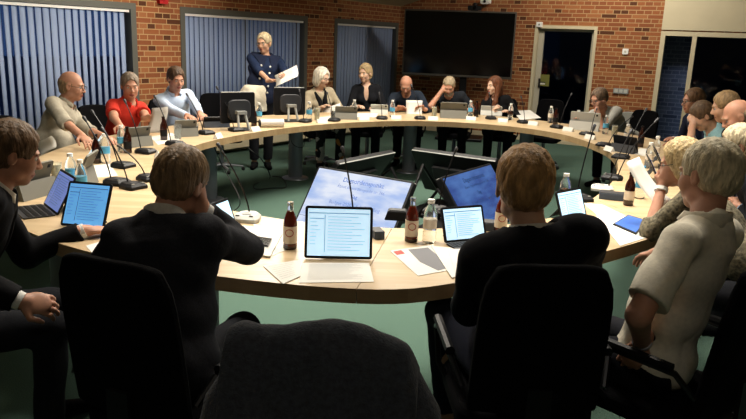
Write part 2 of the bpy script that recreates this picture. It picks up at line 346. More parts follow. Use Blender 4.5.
x, z = lx(161, 0); wallbox('alarm_sounder', 'red alarm box high on the brick between the blinds', 'alarm', TL, x, z+.01, .13, .11, .06, MT['red'], lambda t: part('lens', MB().lathe([(.03, 0), (.026, .015)], T=Matrix.Translation((0, .06, 0)) @ Matrix.Rotation(-PI/2, 4, 'X')), MT['red'], t))
x, z = rx(488, 2); t = wallthing('security_camera', 'small white camera on the brick above the big display', 'camera', TR, x, .0, z)
part('bracket', MB().box((0, .04, .02), (.06, .08, .03)), MT['white'], t); part('body', MB().rbox((0, .12, 0), (.16, .12, .09), .03, axis=1), MT['white'], t, smooth=True); part('lens', MB().lathe([(.025, 0), (.022, .012)], T=Matrix.Translation((0, .18, 0)) @ Matrix.Rotation(-PI/2, 4, 'X')), MT['black'], t)
# big display on a post, across the corner
nT = Vector((math.sin(.2), math.cos(.2), 0)); eT = Vector((nT.y, -nT.x, 0)); dT = 12.2
def tvp(px, py):
    d = ray(px, py); n = np.array(nT); t = (dT-n@CP)/(n@d); return Vector(CP+d*t)
c = (tvp(406, 9)+tvp(515, 13)+tvp(404, 73)+tvp(510, 80))/4
t = thing('large_display', 'very large black flat display with thin grey frame, switched off', 'display', (c.x, c.y, 0), -.2)
zc = c.z; W_, H_ = 1.88, 1.10
part('frame', MB().rbox((0, .03, zc), (W_, .07, H_), .015, axis=1), MT['tvframe'], t, bevel=.004)
part('screen', MB().box((0, -.008, zc+.008), (W_-.05, .006, H_-.07)), MT['tvscreen'], t)
part('bezel', MB().box((0, -.007, zc-H_/2+.022), (W_-.06, .006, .028)), MT['tvframe'], t)
part('post', MB().box((.12, .12, .8), (.12, .08, 1.5)), MT['blackmetal'], t, bevel=.01)
part('base', MB().box((.12, .15, .03), (.8, .6, .05)), MT['blackmetal'], t, bevel=.01)
q = tvp(475, 7)
t = thing('conference_camera', 'black conference camera perched on top of the big display', 'camera', (q.x, q.y+.03, zc+H_/2), -.2)
part('body', MB().rbox((0, 0, .045), (.22, .09, .075), .015, axis=1), MT['black'], t); part('foot', MB().box((0, 0, .004), (.12, .07, .008)), MT['black'], t); part('lens', MB().lathe([(.028, 0), (.024, .02)], T=Matrix.Translation((0, -.045, .048)) @ Matrix.Rotation(PI/2, 4, 'X')), MT['screenblk'], t); part('turret', MB().sphere((0, 0, .1), (.04, .04, .035)), MT['black'], t, smooth=True)

# ------------------------------------------------------------------ ring table
def catmull(P, n=8):
    out = []; m = len(P)
    for i in range(m):
        p0, p1, p2, p3 = [Vector(P[(i+k-1) % m]) for k in range(4)]
        for j in range(n):
            t = j/n; out.append(.5*((2*p1)+(-p0+p2)*t+(2*p0-5*p1+4*p2-p3)*t*t+(-p0+3*p1-3*p2+p3)*t*t*t))
    return out
INN = [(.1, 3.40), (.62, 3.52), (1.06, 3.82), (1.38, 4.3), (1.72, 4.95), (2.0, 5.7), (2.15, 6.4), (2.12, 7.1), (1.95, 7.65), (1.6, 8.05), (1.1, 8.27), (.5, 8.27), (0, 8.05), (-.5, 7.65), (-.95, 7.1), (-1.3, 6.45), (-1.5, 5.8), (-1.5, 5.1), (-1.38, 4.5), (-1.08, 3.88), (-.5, 3.5)]
OUTR = [(-.05, 2.50), (.45, 2.68), (1.05, 3.10), (1.6, 3.6), (2.3, 4.45), (2.78, 5.4), (3.02, 6.3), (3.0, 7.2), (2.72, 8.05), (2.2, 8.75), (1.5, 9.22), (.55, 9.3), (-.4, 9.0), (-1.15, 8.4), (-1.68, 7.75), (-2.08, 6.9), (-2.38, 6.05), (-2.45, 5.15), (-2.25, 4.2), (-1.75, 3.25), (-.95, 2.70)]
NS = 8; IN_, OU_ = catmull(INN, NS), catmull(OUTR, NS); NP = len(IN_)
tb = thing('ring_table', 'huge oval ring conference table in pale oak with grey column legs', 'table', (.35, 5.9, 0))
off = Vector((.35, 5.9))
per = 10.5
cuts = [round(i*NP/14) for i in range(15)]
for s in range(14):
    mb = MB(); a, b = cuts[s], cuts[s+1]; n = b-a+1; vs = []
    for i in range(a, b+1):
        I_, O_ = IN_[i % NP].copy(), OU_[i % NP].copy()
        if i == a or i == b:
            j = i+1 if i == a else i-1; I_ += (IN_[j % NP]-I_).normalized()*.0015; O_ += (OU_[j % NP]-O_).normalized()*.0015
        I_ -= off; O_ -= off
        vs += [(I_.x, I_.y, .74), (O_.x, O_.y, .74), (O_.x, O_.y, .68), (I_.x, I_.y, .68)]
    for i in range(n-1):
        q = i*4
        for k in range(4): mb.mi = 1 if k in (1, 3) else 0; mb.add([], []); mb.f.append((q+k, q+(k+1) % 4, q+4+(k+1) % 4, q+4+k)); mb.m.append(mb.mi)
    mb.v = vs; mb.f += [(3, 2, 1, 0), (4*(n-1), 4*(n-1)+1, 4*(n-1)+2, 4*(n-1)+3)]; mb.m += [1, 1]
    part('tabletop_section', mb, [MT['wood'], MT['wood_edge']], tb)
for (x, y) in ((-1.68, 6.94), (-.95, 8.24), (.44, 8.95), (1.85, 8.55), (2.62, 7.3), (2.4, 5.5), (1.9, 4.3), (.55, 3.12), (-.78, 3.02), (-1.75, 3.8), (-2.0, 5.2)):
    p = Vector((x, y))-off
    lg = part('leg', MB().lathe([(.085, .02), (.085, .68)], (p.x, p.y, 0), 24), MT['colgrey'], tb, smooth=True)
    part('base_disc', MB().lathe([(.16, 0), (.155, .012), (.09, .022)], (p.x, p.y, 0), 28), MT['steel'], lg, smooth=True)

# ------------------------------------------------------------------ four floor displays in the middle
ctr = Vector((.35, 6.2, 0)); base_a = math.radians(-33.5)
def text_part(s, size, x, z, m, parent, y=-.004, bold=False):
    cu = bpy.data.curves.new('t', 'FONT'); cu.body = s; cu.size = size; cu.align_x = 'CENTER'; cu.extrude = .0003
    if bold: cu.offset = size*.02
    ob = bpy.data.objects.new('t', cu); COL.objects.link(ob); bpy.context.view_layer.update()
    me = bpy.data.meshes.new_from_object(ob.evaluated_get(bpy.context.evaluated_depsgraph_get())); bpy.data.objects.remove(ob)
    me.materials.clear(); me.materials.append(m)
    o = bpy.data.objects.new('slide_text', me); COL.objects.link(o); o.parent = parent; o.location = (x, y, z); o.rotation_euler = (PI/2, 0, 0); return o
def floor_display(lab, ang, dist, lit):
    # local -y is the way the screen faces; panel leans back
    d = Vector((math.sin(ang), -math.cos(ang), 0))
    t = thing('floor_display', lab, 'display', ctr+d*dist, ang)
    tilt = math.radians(36); W_, H_ = .94, .56; zt = .605
    pv = bpy.data.objects.new('housing', None)
    h = MB(); h.rbox((0, .03, -H_/2), (W_, .06, H_), .02, axis=1)
    hs = part('housing', h, MT['black'], t, bevel=.006); hs.location = (0, 0, zt); hs.rotation_euler = (-tilt, 0, 0)
    bk = MB(); bk.box((0, .075, -H_*.55), (W_*.62, .04, H_*.5), taper=.9); part('rear_cover', bk, MT['dark'], hs, bevel=.01)
    rm = MB(); rm.box((0, .052, .003), (W_-.02, .012, .006)); part('rim', rm, MT['grey'], hs)
    sc = MB(); sc.box((0, -.002, -H_/2), (W_-.04, .004, H_-.04)); part('screen', sc, SC[lit], hs)
    if lit.startswith('slide'):
        m = SC['txt'] if lit == 'slideA' else SC['txtd']
        text_part('Dagsordenspunkt', .056, .03, -.105, m, hs, bold=True); text_part('Åbent dagsordenspunkt nr. 766', .036, .03, -.16, m, hs)
        text_part('Sag', .046, .0, -.235, m, hs, bold=True); text_part('Budget 2020 - 1. behandling', .044, .03, -.31, m, hs)
        ln = MB(); ln.box((0, -.0055, -.47), (W_-.06, .002, .003), T=Matrix.Rotation(.03, 4, 'Y')); part('slide_line', ln, SC['dline'], hs)
    for sx in (-.28, .28):
        f = MB(); f.tube([(sx, .42, .02), (sx, .12, .45), (sx, -.30, .09)], .018); part('stand_leg', f, MT['blackmetal'], t)
    f = MB(); f.box((0, .06, .02), (.62, .74, .03)); part('base', f, MT['blackmetal'], t, bevel=.006)
    return t
floor_display('floor display tilted up in the ring, bright slide facing the viewer', base_a, .78, 'slideA')
floor_display('floor display with dim deep-blue slide, facing right of the viewer', base_a+PI/2, .53, 'slideB')
floor_display('black floor display seen from behind, left of the far pair', base_a-PI/2, .53, 'slideB')
floor_display('black floor display seen from behind, large and right of the far pair', base_a+PI, .78, 'slideB')
# ------------------------------------------------------------------ people: smooth blended volumes turned into one surface
A3 = lambda v: np.array(v, float)
def nrm(v): v = A3(v); return v/max(1e-9, np.linalg.norm(v))
class Field:
    def __init__(s, lo, hi, res):
        s.lo = A3(lo); s.res = res; s.n = np.ceil((A3(hi)-s.lo)/res).astype(int)+1; s.a = np.full(s.n, 1., np.float32)
    def blk(s, lo, hi):
        i0 = np.clip(np.floor((A3(lo)-s.lo)/s.res).astype(int), 0, s.n); i1 = np.clip(np.ceil((A3(hi)-s.lo)/s.res).astype(int)+1, 0, s.n)
        if (i1 <= i0).any(): return None
        sl = tuple(slice(a, b) for a, b in zip(i0, i1))
        ax = [(s.lo[k]+s.res*np.arange(i0[k], i1[k])).astype(np.float32) for k in range(3)]
        return sl, ax[0][:, None, None], ax[1][None, :, None], ax[2][None, None, :]
    def put(s, sl, d, k, sub):
        a = s.a[sl]
        if sub:
            h = np.clip(.5-.5*(a+d)/k, 0, 1); s.a[sl] = a*(1-h)-d*h+k*h*(1-h)
        else:
            h = np.clip(.5+.5*(a-d)/k, 0, 1); s.a[sl] = a*(1-h)+d*h-k*h*(1-h)
    def cone(s, a, b, r1, r2=None, k=.02, cuts=(), sub=False, flat=None):
        a, b = A3(a), A3(b); r2 = r1 if r2 is None else r2; pad = max(r1, r2)+k+3*s.res
        q = s.blk(np.minimum(a, b)-pad, np.maximum(a, b)+pad)
        if q is None: return
        sl, X, Y, Z = q; ab = b-a; L = max(1e-9, ab@ab); px, py, pz = X-a[0], Y-a[1], Z-a[2]
        t = np.clip((px*ab[0]+py*ab[1]+pz*ab[2])/L, 0, 1)
        dx, dy, dz = px-t*ab[0], py-t*ab[1], pz-t*ab[2]
        if flat is not None:            # squashed along a direction
            n, f = flat; w = dx*n[0]+dy*n[1]+dz*n[2]; g = f-1; dx, dy, dz = dx+w*n[0]*g, dy+w*n[1]*g, dz+w*n[2]*g
        d = np.sqrt(dx*dx+dy*dy+dz*dz)-(r1+(r2-r1)*t)
        for c, n in cuts: d = np.maximum(d, (X-c[0])*n[0]+(Y-c[1])*n[1]+(Z-c[2])*n[2])
        s.put(sl, d, k, sub)
    def ell(s, c, r, B=None, k=.02, sub=False, cuts=()):
        c = A3(c); r = A3(r); B = np.eye(3) if B is None else B; pad = r.max()+k+3*s.res
        q = s.blk(c-pad, c+pad)
        if q is None: return
        sl, X, Y, Z = q; px, py, pz = X-c[0], Y-c[1], Z-c[2]; k0 = 0; k1 = 0
        for i in range(3):
            u = px*B[0, i]+py*B[1, i]+pz*B[2, i]; k0 = k0+(u/r[i])**2; k1 = k1+(u/r[i]**2)**2
        k0 = np.sqrt(k0); k1 = np.sqrt(k1)+1e-6; d = k0*(k0-1)/k1; d = np.where(k0 < .05, -r.min(), d)
        for p, n in cuts: d = np.maximum(d, (X-p[0])*n[0]+(Y-p[1])*n[1]+(Z-p[2])*n[2])
        s.put(sl, d, k, sub)
    def halfspace(s, p, n):             # remove everything on the n side
        q = s.blk(s.lo, s.lo+s.res*s.n); sl, X, Y, Z = q; s.a = np.maximum(s.a, (X-p[0])*n[0]+(Y-p[1])*n[1]+(Z-p[2])*n[2]).astype(np.float32)
    def wrinkle(s, amp, seed=0, wl=.09):
        rng = np.random.RandomState(seed); q = s.blk(s.lo, s.lo+s.res*s.n); sl, X, Y, Z = q
        w = 0
        for i in range(4):
            d = nrm(rng.randn(3))*(2*PI/(wl*rng.uniform(.7, 1.8))); e = nrm(rng.randn(3))*(2*PI/(wl*2.3)); ph = rng.rand(2)*6
            w = w+(1-np.abs(np.sin(.5*(X*d[0]+Y*d[1]+Z*d[2]+1.6*np.sin(X*e[0]+Y*e[1]+Z*e[2]+ph[1])+ph[0])))*2)*.5
        s.a = (s.a+amp*w*.5).astype(np.float32)
    def surface(s):
        a = s.a; a[0] = a[-1] = 1; a[:, 0] = a[:, -1] = 1; a[:, :, 0] = a[:, :, -1] = 1
        n = a < 0; c = [x-1 for x in a.shape]
        cnt = np.zeros(c, np.int8)
        for i in (0, 1):
            for j in (0, 1):
                for k in (0, 1): cnt += n[i:c[0]+i, j:c[1]+j, k:c[2]+k]
        act = np.argwhere((cnt > 0) & (cnt < 8))
        if len(act) == 0: return np.zeros((0, 3)), np.zeros((0, 4), int)
        idx = np.full(c, -1, np.int32); idx[act[:, 0], act[:, 1], act[:, 2]] = np.arange(len(act))
        pos = np.zeros((len(act), 3)); num = np.zeros(len(act))
        corners = [(i, j, k) for i in (0, 1) for j in (0, 1) for k in (0, 1)]
        val = {q: a[act[:, 0]+q[0], act[:, 1]+q[1], act[:, 2]+q[2]] for q in corners}
        for q in corners:
            for ax in range(3):
                if q[ax]: continue
                p = list(q); p[ax] = 1; v0, v1 = val[q], val[tuple(p)]; m = (v0 < 0) != (v1 < 0)
                t = np.where(m, v0/np.where(m, v0-v1, 1), 0)
                for k in range(3): pos[:, k] += np.where(m, q[k]+(t if k == ax else 0), 0)
                num += m
        V = (act+pos/num[:, None])*s.res+s.lo
        Q = []
        for ax in range(3):
            o = [(b) for b in range(3) if b != ax]
            sa = [slice(None)]*3; sb = [slice(None)]*3; sa[ax] = slice(0, -1); sb[ax] = slice(1, None)
            e = np.argwhere(n[tuple(sa)] != n[tuple(sb)]); e = e[(e[:, o[0]] > 0) & (e[:, o[1]] > 0) & (e[:, o[0]] < c[o[0]]) & (e[:, o[1]] < c[o[1]])]
            ins = n[e[:, 0], e[:, 1], e[:, 2]]
            def g(d0, d1):
                f = e.copy(); f[:, o[0]] += d0; f[:, o[1]] += d1; return idx[f[:, 0], f[:, 1], f[:, 2]]
            q = np.stack([g(-1, -1), g(0, -1), g(0, 0), g(-1, 0)], 1)
            flip = ins if ax != 1 else ~ins
            q[~flip] = q[~flip][:, ::-1]; Q.append(q)
        return V, np.concatenate(Q)
def surf_obj(name, fld, mats, parent=None, origin=(0, 0, 0), mfun=None):
    V, Q = fld.surface(); me = bpy.data.meshes.new(name)
    V = V-A3(origin); me.vertices.add(len(V)); me.vertices.foreach_set('co', V.astype(np.float32).ravel())
    me.loops.add(len(Q)*4); me.loops.foreach_set('vertex_index', Q.astype(np.int32).ravel()); me.polygons.add(len(Q))
    me.polygons.foreach_set('loop_start', np.arange(0, len(Q)*4, 4, dtype=np.int32)); me.polygons.foreach_set('loop_total', np.full(len(Q), 4, np.int32))
    me.polygons.foreach_set('use_smooth', np.ones(len(Q), bool))
    for m in (mats if isinstance(mats, list) else [mats]): me.materials.append(m)
    if mfun is not None:
        C = V[Q].mean(1)+A3(origin); me.polygons.foreach_set('material_index', mfun(C).astype(np.int32))
    me.update(calc_edges=True); me.validate()
    o = bpy.data.objects.new(name, me); COL.objects.link(o)
    if parent: o.parent = parent
    return o
def skin_mat(name, c):
    m = mat(name, c, .52, noise=.10, nscale=28, spec=.35); b = m.node_tree.nodes['Principled BSDF']; b.inputs['Subsurface Weight'].default_value = .08; b.inputs['Subsurface Radius'].default_value = (.02, .008, .004); return m
SK = dict(f=skin_mat('fair_skin', '#bd9378'), r=skin_mat('ruddy_skin', '#b3836b'), p=skin_mat('pale_skin', '#c8a48c'))
LIPS = mat('lips', '#8c4a40', .5); EYEW = mat('eye_white', '#b9b2a8', .2); IRIS = mat('iris', '#20242a', .2)
_hm = {}
def hair_mat(c, c2=None):
    if c in _hm: return _hm[c]
    m = mat('hair_'+c.strip('#'), c, .55, noise=.42, nscale=55, bump=.7, bscale=120, stretch=(1, 1, .28), spec=.35); _hm[c] = m; return m
_fm = {}
def fab(c, noise=.08, ns=60, bump=.12, bs=150, rough=.9):
    k = (c, noise, ns, bump)
    if k not in _fm: _fm[k] = mat('fabric_'+c.strip('#'), c, rough, noise=noise, nscale=ns, bump=bump, bscale=bs, spec=.15)
    return _fm[k]
def flower_mat():
    m = bpy.data.materials.new('flower_print'); m.use_nodes = True; g = NT(m); b = g.t.nodes['Principled BSDF']; b.inputs['Roughness'].default_value = .9
    tc = g.n('ShaderNodeTexCoord'); v = g.n('ShaderNodeTexVoronoi'); v.inputs['Scale'].default_value = 16; g.l(tc.outputs['Object'], v.inputs['Vector'])
    r = g.n('ShaderNodeValToRGB'); r.color_ramp.interpolation = 'CONSTANT'; e = r.color_ramp.elements; e[0].color = srgb('#16161b'); e[0].position = 0; e[1].position = .55; e[1].color = srgb('#b9b4ac')
    q = e.new(.8); q.color = srgb('#c4803c'); q = e.new(.88); q.color = srgb('#1b1c22')
    s = g.n('ShaderNodeSeparateColor'); g.l(v.outputs['Color'], s.inputs[0]); g.l(s.outputs[0], r.inputs[0]); g.l(r.outputs[0], b.inputs['Base Color']); return m
FLOWER = flower_mat()
def frame3(fwd, up):
    u = nrm(up); f = A3(fwd); f = nrm(f-u*(f@u)); return np.stack([np.cross(f, u), f, u], 1)     # columns right, forward, up
def yawv(deg): a = math.radians(deg); return A3([math.sin(a), math.cos(a), 0])                  # 0 = away from camera (+y), 90 = right
def ik(S, W, l1, l2, pole):
    d = W-S; L = np.linalg.norm(d); L2 = min(L, (l1+l2)*.995); L2 = max(L2, abs(l1-l2)+.02); d = d/max(L, 1e-6); W = S+d*L2
    a = (l1*l1-l2*l2+L2*L2)/(2*L2); h = math.sqrt(max(0, l1*l1-a*a)); p = A3(pole); p = nrm(p-d*(p@d)); return S+d*a+p*h, W
def add_hand(f, Wr, dr, nm, side, curl=.5, sc=1.0, spread=.1, k=.006):
    """palm, four unequal bent fingers and a thumb; dr finger direction, nm palm normal (towards the palm side), side +1 right hand"""
    dr = nrm(dr); nm = nrm(A3(nm)-dr*(A3(nm)@dr)); lat = np.cross(dr, nm)*side*-1       # towards the thumb side
    pc = Wr+dr*.045*sc
    Bm = np.stack([lat, dr, nm], 1)
    f.cone(Wr-dr*.03, Wr+dr*.02*sc, .026*sc, .025*sc, k=.012)
    f.ell(pc+dr*.008, (.041*sc, .05*sc, .0165*sc), Bm, k=.012)
    lens = (.072, .08, .075, .060)
    for i, L in enumerate(lens):
        o = (.030-.020*i)*sc; b = Wr+dr*(.083-.006*abs(i-1.2))*sc+lat*o
        a = 0; p = b-dr*.012; d0 = nrm(dr+lat*spread*(1.3-i)*.6)
        for j, q in enumerate((.45, .31, .24)):
            a += curl*(.55, .75, .5)[j]; dd = nrm(d0*math.cos(a)+nm*math.sin(a)); e = p+dd*(L*q*sc+(.012 if j == 0 else 0)); f.cone(p, e, (.0098-.0008*j)*sc, (.009-.0009*j)*sc, k=.003); p = e
    p = Wr+dr*.02*sc+lat*.027*sc; d1 = nrm(dr*.6+lat*.75+nm*.25); e = p+d1*.038*sc; f.cone(p, e, .0135*sc, .011*sc, k=.008)
    d2 = nrm(dr*(.9)+lat*(.35-.5*curl)+nm*.45*(.4+curl)); e2 = e+d2*.03*sc; f.cone(e, e2, .011*sc, .0095*sc, k=.004); f.cone(e2, e2+nrm(d2+nm*.25)*.022*sc, .0095*sc, .0075*sc, k=.004)
def head_pts(Hc, B): return lambda x, y, z: Hc+B@A3([x, y, z])
def add_head(f, Hc, B, fem=False, s=1.0, fat=1.0):
    h = lambda x, y, z: Hc+B@(A3([x, y, z])*s); e = lambda c, r, **k: f.ell(h(*c), A3(r)*s, B, **k)
    j = .92 if fem else 1.0
    e((0, -.014, .032), (.077, .093, .086), k=.02)
    e((0, .024, -.034), (.0585*j*fat, .066, .080), k=.03)
    e((0, .056, -.094), (.026*j*fat, .026, .022), k=.022)
    for q in (-1, 1):
        e((q*.037, .052, -.028), (.026*fat, .03, .03), k=.02)
        e((q*.045*fat, .012, -.072), (.018, .03, .02), k=.02)
    e((0, .076, .022), (.050, .016, .011), k=.014)
    for q in (-1, 1): e((q*.031, .097, .002), (.017, .015, .011), k=.008, sub=True)
    f.cone(h(0, .084, .008), h(0, .104, -.030), .0085*s, .0120*s, k=.009)
    for q in (-1, 1): e((q*.0115, .096, -.034), (.0095, .012, .008), k=.006)
    e((0, .083, -.062), (.025, .013, .0065), k=.005); e((0, .080, -.074), (.022, .0125, .007), k=.005)
    f.cone(h(-.02, .1, -.0675), h(.02, .1, -.0675), .003*s, k=.003, sub=True)
    for q in (-1, 1):
        e((q*.079, -.008, -.004), (.0085, .020, .033), k=.006); e((q*.087, -.002, .0), (.006, .010, .018), k=.005, sub=True)
def hair_field(Hc, B, style, t, res, s=1.0, seed=1, curl=0):
    ext = .16 if style in ('short', 'fringe', 'bald', 'thin', 'short_side') else .42
    f = Field(Hc-A3([.19, .19, ext]), Hc+A3([.19, .19, .19]), res); h = lambda x, y, z: Hc+B@(A3([x, y, z])*s)
    e = lambda c, r, **k: f.ell(h(*c), A3(r)*s, B, **k)
    if style == 'fringe':
        e((0, -.02, .018), (.0765+t, .0935+t, .07), k=.01, cuts=[(h(0, 0, .045), B[:, 2])]); e((0, -.045, -.03), (.066, .058, .06), k=.02)
        e((0, .085, -.01), (.095, .085, .14), k=.008, sub=True)
    else:
        e((0, -.016, .036), (.078+t, .094+t, .087+t*1.15), k=.01); e((0, -.046, -.028 if style not in ('short', 'thin', 'updo', 'ponytail') else -.014), (.066+t*.5, .054+t, .066 if style not in ('short', 'thin', 'updo', 'ponytail') else .058), k=.03)
        if style in ('bob', 'curly', 'long', 'updo'): 
            w = .004 if style == 'updo' else 0
            for q in (-1, 1): e((q*.062, -.02, -.03), (.034-w*2, .055, .07 if style != 'updo' else .05), k=.03)
        if style == 'bob': e((0, -.05, -.05), (.092, .07, .085), k=.03)
        if style == 'updo': e((0, -.105, -.02), (.034, .03, .04), k=.02)
        if style == 'ponytail': f.cone(h(0, -.10, .02), h(.0, -.12, -.12), .028*s, .022*s, k=.03); f.cone(h(0, -.12, -.12), h(.06, -.08, -.24), .022*s, .014*s, k=.02)
        # face opening
        zt = {'short': -.022, 'thin': -.03, 'bob': -.02, 'curly': -.015, 'long': -.014, 'updo': -.024, 'ponytail': -.024}.get(style, -.022)
        e((0, .120, zt+.006), (.064 if style in ('long', 'bob') else .074, .090, .104), k=.006, sub=True)
        if style in ('short', 'thin', 'updo', 'ponytail'):
            for q in (-1, 1): e((q*.085, .042, -.055), (.045, .062, .062), k=.006, sub=True); e((q*.09, -.005, -.008), (.02, .018, .028), k=.004, sub=True)
        if style == 'long':
            for q in (-1, 1):
                f.cone(h(q*.070, -.01, -.02), h(q*.085, .035, -.20), .030*s, .034*s, k=.03); f.cone(h(q*.085, .035, -.20), h(q*.070, .085, -.33), .034*s, .018*s, k=.02)
            f.cone(h(0, -.07, -.02), h(0, -.10, -.26), .07*s, .06*s, k=.03)
            e((0, .14, -.05), (.054, .10, .12), k=.01, sub=True)
    q = f.blk(f.lo, f.lo+f.res*f.n); sl, X, Y, Z = q; px, py, pz = X-Hc[0], Y-Hc[1], Z-Hc[2]
    u = [px*B[0, i]+py*B[1, i]+pz*B[2, i] for i in range(3)]
    rng = np.random.RandomState(seed); p1, p2 = rng.rand(2)*6
    if curl: w = np.sin(u[0]*190+2*np.sin(u[2]*90+p1))*np.sin(u[1]*170+2*np.sin(u[0]*80))*np.sin(u[2]*180+p2); amp = curl
    else:
        az = np.arctan2(u[0], u[1]+.001); w = .6*np.sin(az*34+3*np.sin(u[2]*50+p1)+2*np.sin(az*5+p2))+.5*np.sin(az*13+4*np.sin(u[2]*30)+p2)+.4*np.sin((u[0]+.3*u[1])*170+3*np.sin(u[1]*45+p1))*(u[2] > .02); amp = .0028
    f.a = (f.a+amp*w).astype(np.float32); return f
PEOPLE = {}
def person(key, label, seat, yaw, head, hyaw=None, pitch=10, roll=0, skin='f', hair=('short', '#5a4632', .012), top=None, legs='#17181c', hands=None, res=.010, fem=False, glasses=None, beard=None, stand=False, floor=0, s=1.0, fat=1.0, headpos=None, knees=None, legyaw=None, group=None, shoes='#0c0c0e', sh_w=None, belly=0, arm_scale=1.0, seath=.47, collar=None, lower=None, poles=None, shrug=(0, 0), scut=.72, chair=None, drop=0, lean=0, wide=1):
    """seat = (x, y) of the pelvis; head = (px, py, depth) of the head centre"""
    top = top or dict(kind='shirt', col='#888888', sleeve='long')
    Hc = A3(headpos) if headpos is not None else along(*head)
    fw = yawv(yaw); up = A3([0, 0, 1.]); hyaw = yaw if hyaw is None else hyaw
    hf = yawv(hyaw); p = math.radians(pitch); hu = up*math.cos(p)+hf*math.sin(p); hfw = hf*math.cos(p)-up*math.sin(p)
    r = math.radians(roll); rt = np.cross(hfw, hu); hu = hu*math.cos(r)+rt*math.sin(r); B = frame3(hfw, hu)
    P0 = A3([seat[0], seat[1], (seath+.10) if not stand else .90])
    # spine: pelvis -> neck base; neck base sits below and behind the head centre
    N = Hc-B[:, 2]*.125*s-B[:, 1]*.035*s-up*(.03+drop)+np.cross(fw, up)*lean
    sp = nrm(N-P0); T = frame3(fw, sp); right = T[:, 0]; tf = T[:, 1]; L = np.linalg.norm(N-P0)
    shw = sh_w or (.155 if fem else .175); wd = (.92 if fem else 1.0)*wide
    SC_ = N-sp*.045-tf*.01
    S = {1: SC_+right*shw-sp*.012+up*shrug[0], -1: SC_-right*shw-sp*.012+up*shrug[1]}
    hands = hands or {}
    arms = {}
    for sd in (1, -1):
        h = dict(hands.get('r' if sd == 1 else 'l', {}))
        if 'at' in h: W = A3(h['at'])
        elif 'px' in h: W = along(*h['px'])
        elif 'face' in h: W = Hc+B@A3(h['face'])
        elif stand: W = S[sd]-up*.50+fw*.05+right*sd*.05
        else:
            W = A3([seat[0], seat[1], .79])+fw*.36*arm_scale+np.cross(fw, up)*sd*.11
        pole = A3(h.get('pole', list(-up*.8+right*sd*.55-fw*.25)))
        E, W = ik(S[sd], W, .29, .255, pole)
        dr = A3(h['dir']) if 'dir' in h else nrm(W-E)
        nm = A3(h['nm']) if 'nm' in h else (-up if abs(dr[2]) < .7 else -right*sd)
        arms[sd] = (E, W, dr, nm, h.get('curl', .55))
    # lower body
    fwl = yawv(legyaw) if legyaw is not None else fw; rl = np.cross(fwl, up); leg = {}
    for sd in (1, -1):
        hip = P0+rl*sd*.09-up*.03
        if stand: K = A3([P0[0], P0[1], .49])+rl*sd*.09+fwl*.02; An = A3([P0[0], P0[1], .09])+rl*sd*.085-fwl*.02
        else:
            K = P0+fwl*.42+rl*sd*.13; K[2] = .53; An = K-up*.44-fwl*.04+rl*sd*.0
        if knees and ('r' if sd == 1 else 'l') in knees:
            K, An = [A3(q) for q in knees['r' if sd == 1 else 'l']]
        leg[sd] = (hip, K, An)
    pts = [Hc+.16, Hc-.16, P0+.26, P0-.26]+[q for sd in (1, -1) for q in (S[sd]+.13, S[sd]-.13, arms[sd][0]+.1, arms[sd][0]-.1, arms[sd][1]+.2, arms[sd][1]-.2)]
    allp = pts+[q for sd in (1, -1) for q in (leg[sd][1]+.12, leg[sd][1]-.12, leg[sd][2]+.12, leg[sd][2]-.12)]
    lo, hi = np.min(allp, 0), np.max(allp, 0); lo[2] = max(lo[2], floor+.0)
    # ---- body
    f = Field(lo, hi, res)
    f.ell(P0, (.155*wd, .115, .12), T, k=.03); f.ell(P0+sp*L*.36+tf*(.01+belly*.5), (.135*wd, .10+belly, .15), T, k=.05); f.ell(P0+sp*L*.68, (.15*wd, .10, .16), T, k=.05)
    f.cone(S[1]-right*.03, S[-1]+right*.03, .055, .055, k=.05)
    f.cone(N-sp*.03, Hc-B[:, 2]*.05*s-B[:, 1]*.02*s, .058*(.86 if fem else 1.0), .053*(.86 if fem else 1.0), k=.02)
    for sd in (1, -1):
        E, W, dr, nm, cu = arms[sd]; a = .9 if fem else 1
        f.cone(S[sd], E, .050*a, .040*a, k=.02); f.cone(E, W, .040*a, .0265*a, k=.012)
        add_hand(f, W, dr, nm, sd, cu, (.92 if fem else 1.03))
        hip, K, An = leg[sd]; f.cone(hip, K, .075*wd, .05, k=.03); f.cone(K, An, .048, .034, k=.02); f.ell(K-(K-An)*.35-fwl*.012, (.045, .05, .11), k=.02)
    add_head(f, Hc, B, fem, s, fat)
    def mf(C):
        u = (C-Hc)@B/s; d = ((u[:, 0])/.024)**2+((u[:, 2]+.068)/.011)**2; return ((d < 1) & (u[:, 1] > .075)).astype(int)
    org = A3([P0[0], P0[1], floor])
    body = surf_obj('person', f, [SK[skin], LIPS], None, org, mf); body.location = tuple(org); tag(body, label, 'person', group); PEOPLE[key] = body
    # ---- eyes
    for q in (-1, 1):
        e = MB(); e.sphere((0, 0, 0), .0125*s, 12); R_ = Matrix([list(B[i]) for i in range(3)]).to_4x4()
        o = part('eye', e, EYEW, body, smooth=True); o.location = tuple(Hc+B@(A3([q*.031, .073, .002])*s)-org)
        i_ = MB(); i_.sphere((0, 0, 0), .0058*s, 10); oi = part('iris', i_, IRIS, o, smooth=True); oi.location = tuple(B@A3([0, .0085*s, -.001]))
    for q in (-1, 1):
        pass
    # ---- hair
    if hair and hair[0] != 'none':
        hr = min(res, .006) if res < .009 else .0075
        hfld = hair_field(Hc, B, hair[0], hair[2], hr, s, seed=len(PEOPLE), curl=hair[3] if len(hair) > 3 else 0)
        surf_obj('hair', hfld, hair_mat(hair[1]), body, org)
    hb = hair[1] if hair else '#777777'
    eb = MB()
    for q in (-1, 1):
        eb.tube([tuple(Hc+B@(A3([q*a, y, z])*s)-org) for a, y, z in ((.014, .0925, .020), (.030, .090, .026), (.047, .076, .020))], .0028, 6)
    part('eyebrow', eb, hair_mat(hb), body, smooth=True)
